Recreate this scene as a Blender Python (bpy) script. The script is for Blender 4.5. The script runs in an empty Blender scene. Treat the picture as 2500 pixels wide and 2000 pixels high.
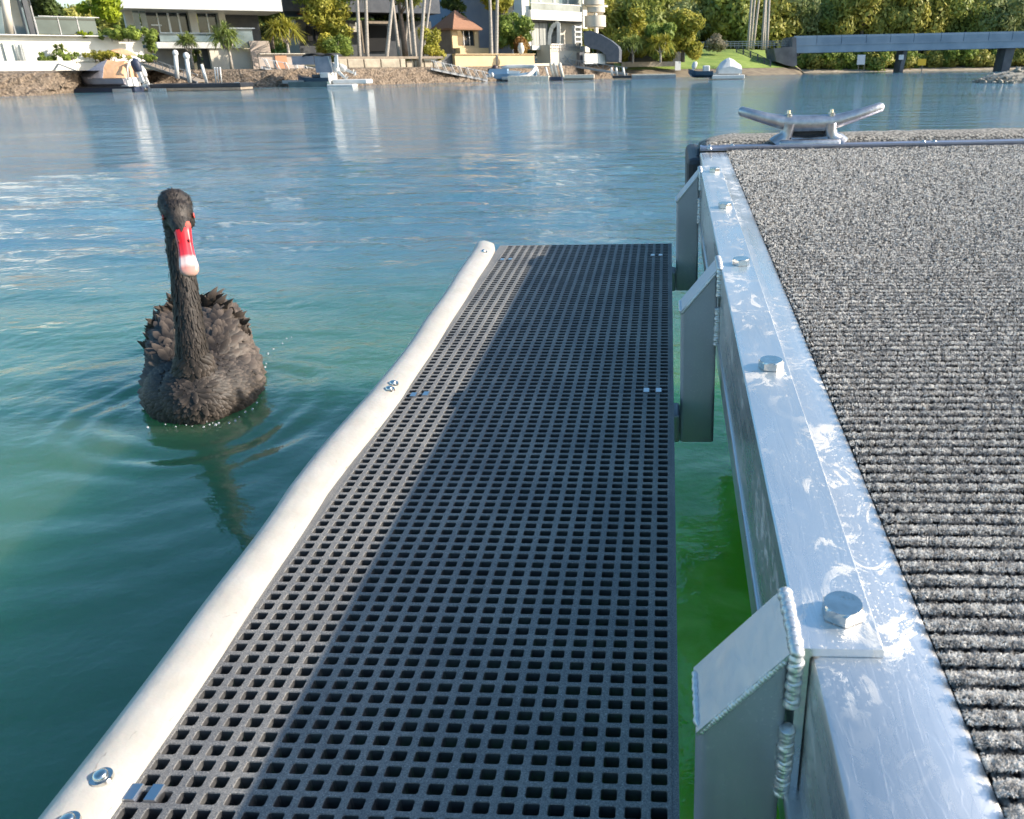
import bpy, bmesh, math, random
import numpy as np
from mathutils import Vector, Matrix
random.seed(7); np.random.seed(7)
SC = bpy.context.scene
COL = SC.collection
PI = math.pi
# ------------------------------------------------------------------ camera
F, CX, CY, CAMH = 2001.0, 1500.0, 1000.0, 1.0
def nrm(v): return v/np.linalg.norm(v)
def ray(x, y): return np.array([(x-CX)/F, -(y-CY)/F, -1.0])
Zc = nrm(np.cross(ray(350,180), ray(2444,152)))
if Zc[1] < 0: Zc = -Zc
fw = np.array([0,0,-1.0]); Yc = nrm(fw - Zc*np.dot(fw,Zc)); Xc = np.cross(Yc, Zc)
R = np.array([Xc, Yc, Zc])                       # world = R @ camera
cd = bpy.data.cameras.new('camera'); cam = bpy.data.objects.new('camera', cd); COL.objects.link(cam)
M = Matrix([list(R[i])+[0] for i in range(3)]+[[0,0,0,1]]); M.translation = (0,0,CAMH)
cam.matrix_world = M
cd.sensor_width = 36; cd.lens = 36*F/2500; cd.shift_x = -(CX-1250)/2500; cd.clip_start = .02; cd.clip_end = 3000
cd.dof.use_dof = True; cd.dof.focus_distance = 1.35; cd.dof.aperture_fstop = 22
SC.camera = cam
SC.view_settings.view_transform = 'Standard'; SC.view_settings.look = 'None'; SC.view_settings.exposure = 0.88; SC.view_settings.gamma = 1
# dock frame
Dc = nrm(ray(1632,30)); Cc = ray(-30000,1000); Cc = nrm(-(Cc-Dc*np.dot(Cc,Dc))); Nc = np.cross(Cc, Dc)
Dw, Cw, Nw = R@Dc, R@Cc, R@Nc
DOCKO = np.array([0,0,CAMH]) - Nw*.345
DOCKM = Matrix([[Cw[i],Dw[i],Nw[i],DOCKO[i]] for i in range(3)]+[[0,0,0,1]])
# ------------------------------------------------------------------ light
EL, AZ = math.radians(27.0), math.radians(4)
sd = Cw*math.cos(EL)*math.cos(AZ)+Dw*math.cos(EL)*math.sin(AZ)+Nw*math.sin(EL)
sun = bpy.data.lights.new('sun','SUN'); sun.energy = 4.9; sun.angle = math.radians(.5); sun.color = (1,.90,.76)
so = bpy.data.objects.new('sun', sun); COL.objects.link(so)
so.rotation_euler = Vector(sd).to_track_quat('Z','Y').to_euler()
W = bpy.data.worlds.new('World'); SC.world = W; W.use_nodes = True
wn = W.node_tree; bg = wn.nodes['Background']; sky = wn.nodes.new('ShaderNodeTexSky'); sky.sky_type = 'NISHITA'
sky.sun_disc = False; sky.sun_elevation = math.asin(sd[2]); sky.sun_rotation = math.atan2(sd[0], sd[1])
sky.air_density = 1.0; sky.dust_density = 1.3; sky.ozone_density = 1.6
hs=wn.nodes.new('ShaderNodeHueSaturation'); hs.inputs['Saturation'].default_value=1.24; hs.inputs['Hue'].default_value=.490
wn.links.new(sky.outputs[0], hs.inputs['Color']); wn.links.new(hs.outputs[0], bg.inputs[0]); bg.inputs[1].default_value = .14
# ------------------------------------------------------------------ helpers
def at(px, py, Y):
    "world point seen at photo pixel (px,py) standing at distance Y"
    r = R@ray(px,py); q = r*(Y/r[1]); return float(q[0]), Y, float(q[2]+CAMH)
def zat(py, Y, px=1250): return at(px,py,Y)[2]
def xat(px, Y, py=150): return at(px,py,Y)[0]
def onwater(px, py, z=0.0):
    r = R@ray(px,py); q = r*(-(CAMH-z)/r[2]); return float(q[0]), float(q[1])
class MB:
    def __init__(s): s.v=[]; s.f=[]
    def add(s, vs, fs):
        b=len(s.v); s.v += [tuple(map(float,p)) for p in vs]; s.f += [tuple(i+b for i in f) for f in fs]; return s
    def box(s, x0,x1,y0,y1,z0,z1):
        vs=[(x,y,z) for z in (z0,z1) for y in (y0,y1) for x in (x0,x1)]
        return s.add(vs,[(0,2,3,1),(4,5,7,6),(0,1,5,4),(2,6,7,3),(0,4,6,2),(1,3,7,5)])
    def rbox(s, x0,x1,y0,y1,z0,z1,b):
        bm=bmesh.new(); bmesh.ops.create_cube(bm,size=1)
        for v in bm.verts: v.co=Vector((x0+(v.co.x+.5)*(x1-x0), y0+(v.co.y+.5)*(y1-y0), z0+(v.co.z+.5)*(z1-z0)))
        bmesh.ops.bevel(bm,geom=list(bm.edges),offset=b,segments=2,affect='EDGES',profile=.5)
        return s.bm(bm)
    def bm(s, bm, mat=None):
        bm.verts.index_update()
        vs=[(mat@v.co if mat else v.co) for v in bm.verts]; fs=[[v.index for v in f.verts] for f in bm.faces]
        bm.free(); return s.add(vs,fs)
    def tube(s, pts, r, n=8, cap=True, up=None, sq=1.0):
        pts=[Vector(p) for p in pts]; rs=r if hasattr(r,'__len__') else [r]*len(pts)
        vs=[];fs=[]; prev=None
        for i,p in enumerate(pts):
            t=(pts[min(i+1,len(pts)-1)]-pts[max(i-1,0)]).normalized()
            a=prev if prev is not None else (Vector((0,0,1)) if abs(t.z)<.9 else Vector((1,0,0)))
            a=(a-t*a.dot(t)).normalized(); b=t.cross(a); prev=a
            for k in range(n):
                th=2*PI*k/n; vs.append(p+a*(math.cos(th)*rs[i])+b*(math.sin(th)*rs[i]*sq))
        for i in range(len(pts)-1):
            for k in range(n): fs.append((i*n+k,i*n+(k+1)%n,(i+1)*n+(k+1)%n,(i+1)*n+k))
        if cap: fs.append(tuple(range(n))[::-1]); fs.append(tuple(range((len(pts)-1)*n,len(pts)*n)))
        return s.add(vs,fs)
    def prism(s, poly, axis, a, b):
        "poly of 2d points extruded along axis ('x','y','z') from a to b"
        def mk(p,t): return {'x':(t,p[0],p[1]),'y':(p[0],t,p[1]),'z':(p[0],p[1],t)}[axis]
        n=len(poly); vs=[mk(p,a) for p in poly]+[mk(p,b) for p in poly]
        fs=[tuple(range(n))[::-1],tuple(range(n,2*n))]+[(i,(i+1)%n,n+(i+1)%n,n+i) for i in range(n)]
        return s.add(vs,fs)
    def sphere(s, c, r, seg=10, rings=7):
        r3=r if hasattr(r,'__len__') else (r,r,r)
        bm=bmesh.new(); bmesh.ops.create_uvsphere(bm,u_segments=seg,v_segments=rings,radius=1)
        return s.bm(bm, Matrix.Translation(c)@Matrix.Diagonal((*r3,1)))
    def bar(s, a, b, w, h):
        "square bar from a to b"
        a=Vector(a);b=Vector(b);t=(b-a).normalized();u=Vector((0,0,1)) if abs(t.z)<.95 else Vector((0,1,0))
        x=t.cross(u).normalized()*w/2; z=x.cross(t).normalized()*h/2
        vs=[a-x-z,a+x-z,a+x+z,a-x+z,b-x-z,b+x-z,b+x+z,b-x+z]
        return s.add(vs,[(0,1,2,3)[::-1],(4,5,6,7),(0,1,5,4),(1,2,6,5),(2,3,7,6),(3,0,4,7)])
def tag(o, label=None, cat=None, group=None, kind=None):
    if label: o['label']=label
    if cat: o['category']=cat
    if group: o['group']=group
    if kind: o['kind']=kind
    return o
def thing(name, label, cat, loc=(0,0,0), group=None):
    o=bpy.data.objects.new(name,None); COL.objects.link(o); o.location=loc; o.empty_display_size=.2
    tag(o,label,cat,group); return o
def rootof(o):
    while o.parent: o=o.parent
    return o
def mk(name, verts, faces, mat, parent=None, smooth=False, local=False):
    me=bpy.data.meshes.new(name)
    off=Vector((0,0,0))
    if parent is not None and not local: off=rootof(parent).location
    if isinstance(verts,np.ndarray):
        v=verts-np.array(off); nf,k=faces.shape
        me.vertices.add(len(v)); me.vertices.foreach_set('co',v.astype(np.float32).ravel())
        me.loops.add(nf*k); me.loops.foreach_set('vertex_index',faces.astype(np.int32).ravel())
        me.polygons.add(nf); me.polygons.foreach_set('loop_start',np.arange(0,nf*k,k,dtype=np.int32))
        me.update(calc_edges=True)
    else:
        me.from_pydata([(p[0]-off.x,p[1]-off.y,p[2]-off.z) for p in verts],[],faces)
        bm=bmesh.new(); bm.from_mesh(me); bmesh.ops.recalc_face_normals(bm,faces=bm.faces); bm.to_mesh(me); bm.free()
    if smooth: me.polygons.foreach_set('use_smooth',[True]*len(me.polygons))
    me.materials.append(mat); o=bpy.data.objects.new(name,me); COL.objects.link(o)
    if parent is not None: o.parent=parent
    return o
def part(name, mb, mat, parent, smooth=False, local=False): return mk(name,mb.v,mb.f,mat,parent,smooth,local)
def auto(o, deg=35):
    me=o.data; bm=bmesh.new(); bm.from_mesh(me)
    for e in bm.edges: e.smooth = len(e.link_faces)==2 and e.calc_face_angle(0)<math.radians(deg)
    for f in bm.faces: f.smooth=True
    bm.to_mesh(me); bm.free(); return o
def copy_tree(o, parent=None):
    c=o.copy(); COL.objects.link(c); c.parent=parent
    for ch in list(o.children): copy_tree(ch,c)
    return c
# ------------------------------------------------------------------ materials
def srgb(r,g,b):
    return tuple(((c/255)/12.92 if c/255<=.04045 else ((c/255+.055)/1.055)**2.4) for c in (r,g,b))
MATS={}
def mat(name, c1, c2=None, scale=6, rough=.6, metal=0, bump=0, bscale=None, detail=6, lo=.35, hi=.65, spec=.5, coords='Object', stretch=None, rough2=None, c3=None, trans=0, aniso=0, sheen=0):
    if name in MATS: return MATS[name]
    m=bpy.data.materials.new(name); m.use_nodes=True; nt=m.node_tree; b=nt.nodes['Principled BSDF']
    b.inputs['Base Color'].default_value=(*c1,1); b.inputs['Roughness'].default_value=rough; b.inputs['Metallic'].default_value=metal
    b.inputs['Specular IOR Level'].default_value=spec
    if aniso: b.inputs['Anisotropic'].default_value=aniso
    tc=nt.nodes.new('ShaderNodeTexCoord'); vec=tc.outputs[coords]
    if stretch:
        mp=nt.nodes.new('ShaderNodeMapping'); mp.inputs['Scale'].default_value=stretch; nt.links.new(vec,mp.inputs[0]); vec=mp.outputs[0]
    if c2 is not None:
        n=nt.nodes.new('ShaderNodeTexNoise'); n.inputs['Scale'].default_value=scale; n.inputs['Detail'].default_value=detail; nt.links.new(vec,n.inputs['Vector'])
        cr=nt.nodes.new('ShaderNodeValToRGB'); cr.color_ramp.elements[0].position=lo; cr.color_ramp.elements[1].position=hi
        cr.color_ramp.elements[0].color=(*c1,1); cr.color_ramp.elements[1].color=(*c2,1)
        if c3 is not None:
            e=cr.color_ramp.elements.new((lo+hi)/2); e.color=(*c3,1)
        nt.links.new(n.outputs['Fac'],cr.inputs[0]); nt.links.new(cr.outputs[0],b.inputs['Base Color'])
        if rough2 is not None:
            mr=nt.nodes.new('ShaderNodeMapRange'); mr.inputs[1].default_value=lo; mr.inputs[2].default_value=hi; mr.inputs[3].default_value=rough; mr.inputs[4].default_value=rough2
            nt.links.new(n.outputs['Fac'],mr.inputs[0]); nt.links.new(mr.outputs[0],b.inputs['Roughness'])
    if bump:
        n2=nt.nodes.new('ShaderNodeTexNoise'); n2.inputs['Scale'].default_value=bscale or scale*3; n2.inputs['Detail'].default_value=6; nt.links.new(vec,n2.inputs['Vector'])
        bp=nt.nodes.new('ShaderNodeBump'); bp.inputs['Distance'].default_value=bump; bp.inputs['Strength'].default_value=1
        nt.links.new(n2.outputs['Fac'],bp.inputs['Height']); nt.links.new(bp.outputs[0],b.inputs['Normal'])
    if trans:
        t=nt.nodes.new('ShaderNodeBsdfTranslucent'); mx=nt.nodes.new('ShaderNodeMixShader'); mx.inputs[0].default_value=trans
        if c2 is not None: nt.links.new(cr.outputs[0],t.inputs[0])
        else: t.inputs[0].default_value=(*c1,1)
        out=nt.nodes['Material Output']; nt.links.new(b.outputs[0],mx.inputs[1]); nt.links.new(t.outputs[0],mx.inputs[2]); nt.links.new(mx.outputs[0],out.inputs[0])
    m['bsdf']=1; MATS[name]=m; return m
def leafmat(name, a, b_, c=None, trans=.3):
    return mat(name,a,b_,scale=.9,rough=.55,lo=.3,hi=.7,c3=c,trans=trans,detail=8,spec=.3)
M_white=mat('white_render',(.78,.76,.70),(.70,.68,.62),scale=1.5,rough=.8,bump=.004,bscale=30)
M_white2=mat('white_paint',(.64,.64,.62),(.56,.56,.54),scale=3,rough=.45)
M_cream=mat('cream_render',(.66,.60,.50),(.58,.53,.45),scale=1.2,rough=.85)
M_peach=mat('pinkish_stone',(.52,.42,.36),(.42,.36,.31),scale=3,rough=.85,bump=.01)
M_grey=mat('grey_render',(.38,.38,.38),(.30,.30,.31),scale=2,rough=.8)
M_dgrey=mat('dark_grey_panel',(.06,.065,.075),(.09,.095,.1),scale=2,rough=.5)
M_yellow=mat('yellow_render',(.66,.49,.28),(.58,.43,.25),scale=1.4,rough=.85)
M_glassdark=mat('dark_window_glass',(.012,.016,.022),(.04,.05,.06),scale=.9,rough=.06,spec=.9)
M_glassblue=mat('tinted_glass',(.10,.15,.17),(.22,.28,.30),scale=.8,rough=.08,spec=.9)
M_curtain=mat('pale_curtain',(.5,.5,.46),(.2,.21,.2),scale=1.5,rough=.8,stretch=(6,1,.1))
M_rooftile=mat('brown_roof_tile',(.25,.12,.07),(.36,.19,.12),scale=8,rough=.8,bump=.03,stretch=(1,1,4))
M_orange=mat('orange_fabric',(.62,.34,.17),(.70,.42,.24),scale=2,rough=.7,bump=.02)
M_redtile=mat('red_wall',(.5,.12,.06),(.4,.1,.05),scale=3,rough=.8)
M_slate=mat('slate_roof',(.07,.08,.10),(.10,.11,.13),scale=3,rough=.6)
M_bluewall=mat('blue_grey_render',(.16,.2,.28),(.2,.24,.31),scale=1,rough=.8)
M_stone=mat('sandstone_block',(.50,.43,.33),(.36,.31,.24),scale=2.5,rough=.9,bump=.02)
M_rub=mat('rubble_rock',(.075,.055,.04),(.26,.20,.145),scale=7,rough=.95,bump=.12,bscale=7,detail=9)
M_mud=mat('muddy_shore',(.13,.10,.07),(.22,.18,.12),scale=1.2,rough=.9,bump=.05)
M_sand=mat('pale_sand',(.40,.34,.26),(.22,.18,.13),scale=1,rough=.95)
M_soil=mat('garden_ground',(.10,.10,.06),(.16,.14,.09),scale=.6,rough=.95)
M_lawn=mat('lawn_grass',(.16,.24,.035),(.24,.31,.06),scale=.8,rough=.9,bump=.05,bscale=20)
M_alu=mat('weathered_aluminium_frame',(.62,.63,.65),(.48,.49,.51),scale=3,rough=.4,metal=1)
M_gal=mat('grey_metal',(.35,.36,.38),(.25,.26,.28),scale=3,rough=.45,metal=.7)
M_rubberblack=mat('black_pontoon_plastic',(.015,.017,.022),(.03,.032,.04),scale=2,rough=.5)
M_navy=mat('navy_pontoon',(.02,.03,.06),(.035,.045,.08),scale=2,rough=.5)
M_cover=mat('grey_boat_cover',(.33,.31,.34),(.26,.25,.28),scale=1.5,rough=.8,bump=.03,bscale=3)
M_hullnavy=mat('navy_hull',(.05,.09,.14),(.04,.07,.11),scale=1,rough=.3)
M_hullblue=mat('blue_hull',(.24,.36,.48),(.18,.30,.44),scale=1,rough=.4)
M_chrome=mat('stainless_steel',(.72,.70,.66),(.58,.56,.52),scale=120,rough=.22,metal=1)
M_timber=mat('weathered_timber',(.32,.26,.2),(.22,.18,.14),scale=4,rough=.9)
M_bark=mat('pale_palm_bark',(.42,.38,.33),(.28,.25,.22),scale=5,rough=.9,stretch=(1,1,3))
M_barkd=mat('dark_bark',(.13,.10,.08),(.2,.16,.13),scale=5,rough=.9)
M_canvasblk=mat('black_canvas',(.015,.015,.016),(.03,.03,.03),scale=2,rough=.8)
M_bridge=mat('blue_grey_concrete',(.20,.27,.35),(.28,.35,.43),scale=.5,rough=.85,detail=8)
M_pier=mat('dark_pier_concrete',(.10,.10,.11),(.17,.17,.18),scale=.8,rough=.9)
M_sign=mat('white_sign_board',(.7,.7,.72),rough=.5)
M_signy=mat('yellow_sign_board',(.9,.55,.04),rough=.5)
L_forest=[leafmat('forest_leaf_a',(0.164,0.200,0.054),(0.435,0.453,0.109),(0.290,0.326,0.081)),
          leafmat('forest_leaf_b',(0.136,0.173,0.073),(0.344,0.380,0.136)),
          leafmat('forest_leaf_c',(0.224,0.239,0.053),(0.508,0.463,0.113))]
L_dark=leafmat('dark_shrub_leaf',(0.030,0.053,0.018),(0.105,0.150,0.030))
L_bright=leafmat('lime_leaf',(.16,.24,.01),(.42,.48,.03),trans=.4)
L_mid=leafmat('garden_leaf',(0.104,0.156,0.033),(0.312,0.390,0.072))
L_yel=leafmat('yellow_green_leaf',(.20,.22,.03),(.50,.44,.07))
L_pand=leafmat('palm_blade_leaf',(.12,.17,.05),(.34,.40,.11))
L_pale=leafmat('pale_twiggy_leaf',(.20,.18,.12),(.34,.31,.22))
# ------------------------------------------------------------------ water
def water_material():
    m=bpy.data.materials.new('canal_water'); m.use_nodes=True; nt=m.node_tree; b=nt.nodes['Principled BSDF']; L=nt.links.new
    tc=nt.nodes.new('ShaderNodeTexCoord')
    n=nt.nodes.new('ShaderNodeTexNoise'); n.inputs['Scale'].default_value=.5; n.inputs['Detail'].default_value=3; L(tc.outputs['Object'],n.inputs['Vector'])
    cr=nt.nodes.new('ShaderNodeValToRGB'); cr.color_ramp.elements[0].position=.35; cr.color_ramp.elements[1].position=.7
    cr.color_ramp.elements[0].color=(.055,.15,.090,1); cr.color_ramp.elements[1].color=(.065,.17,.078,1)
    L(n.outputs['Fac'],cr.inputs[0])
    # silty green water by the pontoon, its colour brightened for light scattered into shade
    sep=nt.nodes.new('ShaderNodeSeparateXYZ'); L(tc.outputs['Object'],sep.inputs[0])
    mr=nt.nodes.new('ShaderNodeMapRange'); mr.interpolation_type='SMOOTHSTEP'; mr.inputs[1].default_value=-.55; mr.inputs[2].default_value=.0; L(sep.outputs['X'],mr.inputs[0])
    mr2=nt.nodes.new('ShaderNodeMapRange'); mr2.interpolation_type='SMOOTHSTEP'; mr2.inputs[1].default_value=3.2; mr2.inputs[2].default_value=1.0; L(sep.outputs['Y'],mr2.inputs[0])
    mu=nt.nodes.new('ShaderNodeMath'); mu.operation='MULTIPLY'; L(mr.outputs[0],mu.inputs[0]); L(mr2.outputs[0],mu.inputs[1])
    mx=nt.nodes.new('ShaderNodeMix'); mx.data_type='RGBA'; L(mu.outputs[0],mx.inputs['Factor']); 
    dm_=nt.nodes.new('ShaderNodeMapRange'); dm_.interpolation_type='SMOOTHSTEP'; dm_.inputs[1].default_value=2.3; dm_.inputs[2].default_value=5.5; L(sep.outputs['Y'],dm_.inputs[0])
    m0=nt.nodes.new('ShaderNodeMix'); m0.data_type='RGBA'; L(dm_.outputs[0],m0.inputs['Factor']); L(cr.outputs[0],m0.inputs['A']); m0.inputs['B'].default_value=(.065,.15,.205,1)  # bluer further out, sky reflection put into the base colour
    L(m0.outputs['Result'],mx.inputs['A']); 
    ng=nt.nodes.new('ShaderNodeTexNoise'); ng.inputs['Scale'].default_value=5; ng.inputs['Detail'].default_value=5; ng.inputs['Distortion'].default_value=1.0; L(tc.outputs['Object'],ng.inputs['Vector'])
    cg=nt.nodes.new('ShaderNodeValToRGB'); cg.color_ramp.elements[0].position=.40; cg.color_ramp.elements[1].position=.62; cg.color_ramp.elements[0].color=(.17,.50,.035,1); cg.color_ramp.elements[1].color=(.30,.62,.14,1); L(ng.outputs['Fac'],cg.inputs[0]); L(cg.outputs[0],mx.inputs['B'])
    L(mx.outputs['Result'],b.inputs['Base Color'])
    b.inputs['Roughness'].default_value=.04; b.inputs['IOR'].default_value=1.62
    b.inputs['Subsurface Weight'].default_value=1; b.inputs['Subsurface Radius'].default_value=(.35,.9,.6); b.inputs['Subsurface Scale'].default_value=3.5
    # fine wind ripples
    def noise(sc,stx,sty,det,rot=0):
        mp=nt.nodes.new('ShaderNodeMapping'); mp.inputs['Scale'].default_value=(stx,sty,1); mp.inputs['Rotation'].default_value=(0,0,rot); L(tc.outputs['Object'],mp.inputs[0])
        q=nt.nodes.new('ShaderNodeTexNoise'); q.inputs['Scale'].default_value=sc; q.inputs['Detail'].default_value=det; q.inputs['Roughness'].default_value=.55; L(mp.outputs[0],q.inputs['Vector']); return q.outputs['Fac']
    a=noise(14,1.0,1.15,5,.2); c=noise(3.4,1.0,1.3,4,-.15); g3=noise(.9,.8,1.5,4,.1); d=noise(.06,1,2.2,3)
    mrd=nt.nodes.new('ShaderNodeMapRange'); mrd.inputs[1].default_value=.38; mrd.inputs[2].default_value=.62; mrd.inputs[3].default_value=.35; mrd.inputs[4].default_value=1.3; L(d,mrd.inputs[0])
    # sheltered near the dock, breezier out in the channel
    my=nt.nodes.new('ShaderNodeMapRange'); my.interpolation_type='SMOOTHSTEP'; my.inputs[1].default_value=1.7; my.inputs[2].default_value=4.2; my.inputs[3].default_value=.2; my.inputs[4].default_value=1.0; L(sep.outputs['Y'],my.inputs[0])
    k=nt.nodes.new('ShaderNodeMath'); k.operation='MULTIPLY'; L(mrd.outputs[0],k.inputs[0]); L(my.outputs[0],k.inputs[1])
    b1=nt.nodes.new('ShaderNodeBump'); b1.inputs['Distance'].default_value=.030; L(k.outputs[0],b1.inputs['Strength']); L(a,b1.inputs['Height'])
    b2=nt.nodes.new('ShaderNodeBump'); b2.inputs['Distance'].default_value=.040; L(k.outputs[0],b2.inputs['Strength']); L(c,b2.inputs['Height']); L(b1.outputs[0],b2.inputs['Normal'])
    b3=nt.nodes.new('ShaderNodeBump'); b3.inputs['Distance'].default_value=.15; L(k.outputs[0],b3.inputs['Strength']); L(g3,b3.inputs['Height']); L(b2.outputs[0],b3.inputs['Normal']); L(b3.outputs[0],b.inputs['Normal'])
    return m
SWX,SWY=-1.37,2.56; SWR=math.radians(22.3)
def build_water():
    rs=[.25]
    while rs[-1]<11: rs.append(rs[-1]*1.0068+ .0004)
    while rs[-1]<1500: rs.append(rs[-1]*1.035)
    rs=np.array(rs)
    th=np.concatenate([np.linspace(math.radians(0),math.radians(160),620,endpoint=False),np.linspace(math.radians(160),math.radians(360),40,endpoint=False)])
    Rr,T=np.meshgrid(rs,th,indexing='ij'); x=Rr*np.cos(T); y=Rr*np.sin(T); z=np.zeros_like(x)
    rng=np.random.RandomState(3)
    fade=np.clip((14-Rr)/8,0,1)
    calm=np.clip((y-1.2)/3.0,0,1)
    for i in range(26):
        lam=10**rng.uniform(-.85,.1); a=rng.uniform(-.6,.6)+PI/2; k=2*PI/lam
        z+=.0022*lam**.8*(.25+.75*calm)*fade*np.sin(k*(x*math.cos(a)+y*math.sin(a))+rng.uniform(0,6.28)+.8*np.sin(x*.9+y*.5+i))
    # rings and bow wave spreading from the swan
    dx=x-(-1.33); dy=y-2.45; r=np.sqrt((dx/1.0)**2+(dy/1.15)**2)
    z+=.0035*np.exp(-((r-.34)/.12)**2)*np.cos(2*PI*(r-.27)/.11+1.2*np.sin(3*np.arctan2(dy,dx)+x*4))*fade
    z+=.0010*np.exp(-((r-.75)/.4)**2)*np.cos(2*PI*r/.13+2.2*np.sin(2*np.arctan2(dy,dx)+y*1.5))*fade
    c,s=math.cos(SWR),math.sin(SWR); lx=dx*c+dy*s; ly=-dx*s+dy*c
    arm=np.abs(np.abs(lx)-(.24+.42*(ly+.25))); z+=.007*np.exp(-(arm/.055)**2)*np.clip((ly+.35)*2,0,1)*np.exp(-np.clip(ly,0,9)/1.1)*fade
    # long smooth ripples rolling towards the dock
    z+=.0018*np.sin(2*PI*(y*.93-x*.36)/.27+1.5*np.sin(x*1.3))*np.exp(-((x+1.6)/1.8)**2)*np.clip((3.2-y)/2,0,1)*fade
    nR,nT=x.shape
    v=np.stack([x,y,z],-1).reshape(-1,3)
    i=np.arange(nR-1)[:,None]; j=np.arange(nT)[None,:]; j2=(j+1)%nT
    f=np.stack([i*nT+j,(i+1)*nT+j,(i+1)*nT+j2,i*nT+j2],-1).reshape(-1,4)
    v=np.vstack([v,[[0,0,0]]])
    o=mk('water',v,f,water_material(),smooth=True)
    tag(o,kind='structure')
build_water()
# ------------------------------------------------------------------ banks and land
shore_px=[(-900,262),(-300,243),(100,233),(190,226),(350,218),(640,213.5),(850,209),(1050,203),(1250,198),(1500,191),(1700,187),(1830,185),(1960,181)]
shore=[onwater(*p) for p in shore_px]
def resample(pl,step):
    out=[];
    for (a,b) in zip(pl[:-1],pl[1:]):
        n=max(1,int(math.dist(a,b)/step))
        for i in range(n): out.append((a[0]+(b[0]-a[0])*i/n,a[1]+(b[1]-a[1])*i/n))
    out.append(pl[-1]); return out
def hashn(x,y,s=1.0):
    return (math.sin(x*12.9898*s+y*78.233*s)*43758.5453)%1-.5
def loft(name, line, prof, m, noise=0, kind='structure', label=None, cat=None, smooth=True, noise_rows=None):
    vs=[];fs=[]
    for i,(x,y) in enumerate(line):
        for k,(d,z) in enumerate(prof):
            nn=noise if (noise_rows is None or k in noise_rows) else 0
            vs.append((x+hashn(x,y+k)*nn,y+d+hashn(x+3,y+k*2)*nn,z+hashn(x+7,y-k*3)*nn))
    n=len(prof)
    for i in range(len(line)-1):
        for k in range(n-1): fs.append((i*n+k,(i+1)*n+k,(i+1)*n+k+1,i*n+k+1))
    o=mk(name,vs,fs,m,smooth=smooth); return tag(o,label,cat,kind=kind)
sl=resample(shore[:10],.35)
prof=[(-1.2,-.8)]+[( -.1+1.9*t/9, -.06+1.26*t/9+ .12*math.sin(t*1.1)) for t in range(10)]+[(2.6,1.22)]
loft('riverbank',sl,prof,M_rub,noise=.22,smooth=False,noise_rows=set(range(2,10)))
# land sheet behind the bank
def land_z(x,y):
    return 1.2
lx=[];
LS=[(-200,46)]+[p for p in resample(shore[:10],3)]
vs=[];fs=[];rows=[2.4,5,9,14,20,30,45,60]
for (x,y) in LS:
    for d in rows: vs.append((x+ (0),y+d,land_z(x,y+d) if d>5 else 1.2))
n=len(rows)
for i in range(len(LS)-1):
    for k in range(n-1): fs.append((i*n+k,(i+1)*n+k,(i+1)*n+k+1,i*n+k+1))
tag(mk('ground',vs,fs,M_soil,smooth=True),kind='structure')
# grassy point and bridge approach
px_=shore[9:13]
gl=resample([px_[0],px_[1],px_[2],px_[3],(onwater(1960,181)[0]+2.0,112)],1.2)
loft('shore',gl,[(-2,-.6),(0,-.02),(1.2,.18),(3.0,.5),(4.5,.75)],M_mud,noise=.10,noise_rows={2,3})
loft('lawn',gl,[(4.3,.74),(7,1.1),(11,1.7),(16,2.5),(22,3.0),(40,3.4)],M_lawn,noise=.0)
# wooded hill
HX=np.linspace(-130,330,60); HY=np.array([0,6,14,25,40,60,85,115,150,200.])
def hill_y0(x):
    return 124+ (0 if x<30 else min(30,(x-30)*.10))
vs=[];fs=[]
def hill_z(x,d): return -.5+ min(d,8)*.22+ (.34 if x>25 else .07 if x<0 else .07+.27*x/25)*max(0,d-6)+2.5*math.sin(x*.06)*min(1,d/30)
for x in HX:
    for d in HY: vs.append((x,hill_y0(x)+d,hill_z(x,d)))
n=len(HY)
for i in range(len(HX)-1):
    for k in range(n-1): fs.append((i*n+k,(i+1)*n+k,(i+1)*n+k+1,i*n+k+1))
tag(mk('hill',vs,fs,M_soil,smooth=True),kind='structure')
bl=[(x,hill_y0(x)) for x in np.linspace(18,200,60)]
loft('beach',bl,[(-6,-.35),(-2.2,.0),(-.5,.28),(1.5,.55),(3,1.0)],M_sand,noise=.05,noise_rows={2,3})
# ------------------------------------------------------------------ foliage
def leaf_cloud(centres, radii, n, size, rng, squash=.85, flat=.5, shell=.55):
    c=np.array(centres); r=np.array(radii); w=r**2; idx=rng.choice(len(c),n,p=w/w.sum())
    d=rng.normal(size=(n,3)); d/=np.linalg.norm(d,axis=1)[:,None]
    rad=(shell+(1-shell)*rng.rand(n)**.6)*(1+.18*rng.normal(size=n)*.6)
    p=c[idx]+d*(r[idx]*rad)[:,None]*np.array([1,1,squash])
    nrmv=d+rng.normal(size=(n,3))*flat; nrmv/=np.linalg.norm(nrmv,axis=1)[:,None]
    t=np.cross(nrmv,rng.normal(size=(n,3))); t/=np.linalg.norm(t,axis=1)[:,None]; b=np.cross(nrmv,t)
    s=size*rng.uniform(.6,1.35,n)[:,None]
    v=np.stack([p-t*s, p-b*s*.45+nrmv*s*.12, p+t*s, p+b*s*.45+nrmv*s*.12],1).reshape(-1,3)
    f=np.arange(4*n).reshape(n,4); return v,f
def crown_blobs(rng, R0, H, n, base):
    out=[];rr=[]
    for i in range(n):
        t=rng.rand(); a=rng.rand()*6.283; q=R0*(.25+.6*rng.rand())*(1-.45*abs(t-.35))
        out.append((math.cos(a)*q,math.sin(a)*q,base+t*H)); rr.append(R0*rng.uniform(.28,.48))
    out.append((0,0,base+H*.45)); rr.append(R0*.55); return out,rr
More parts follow.
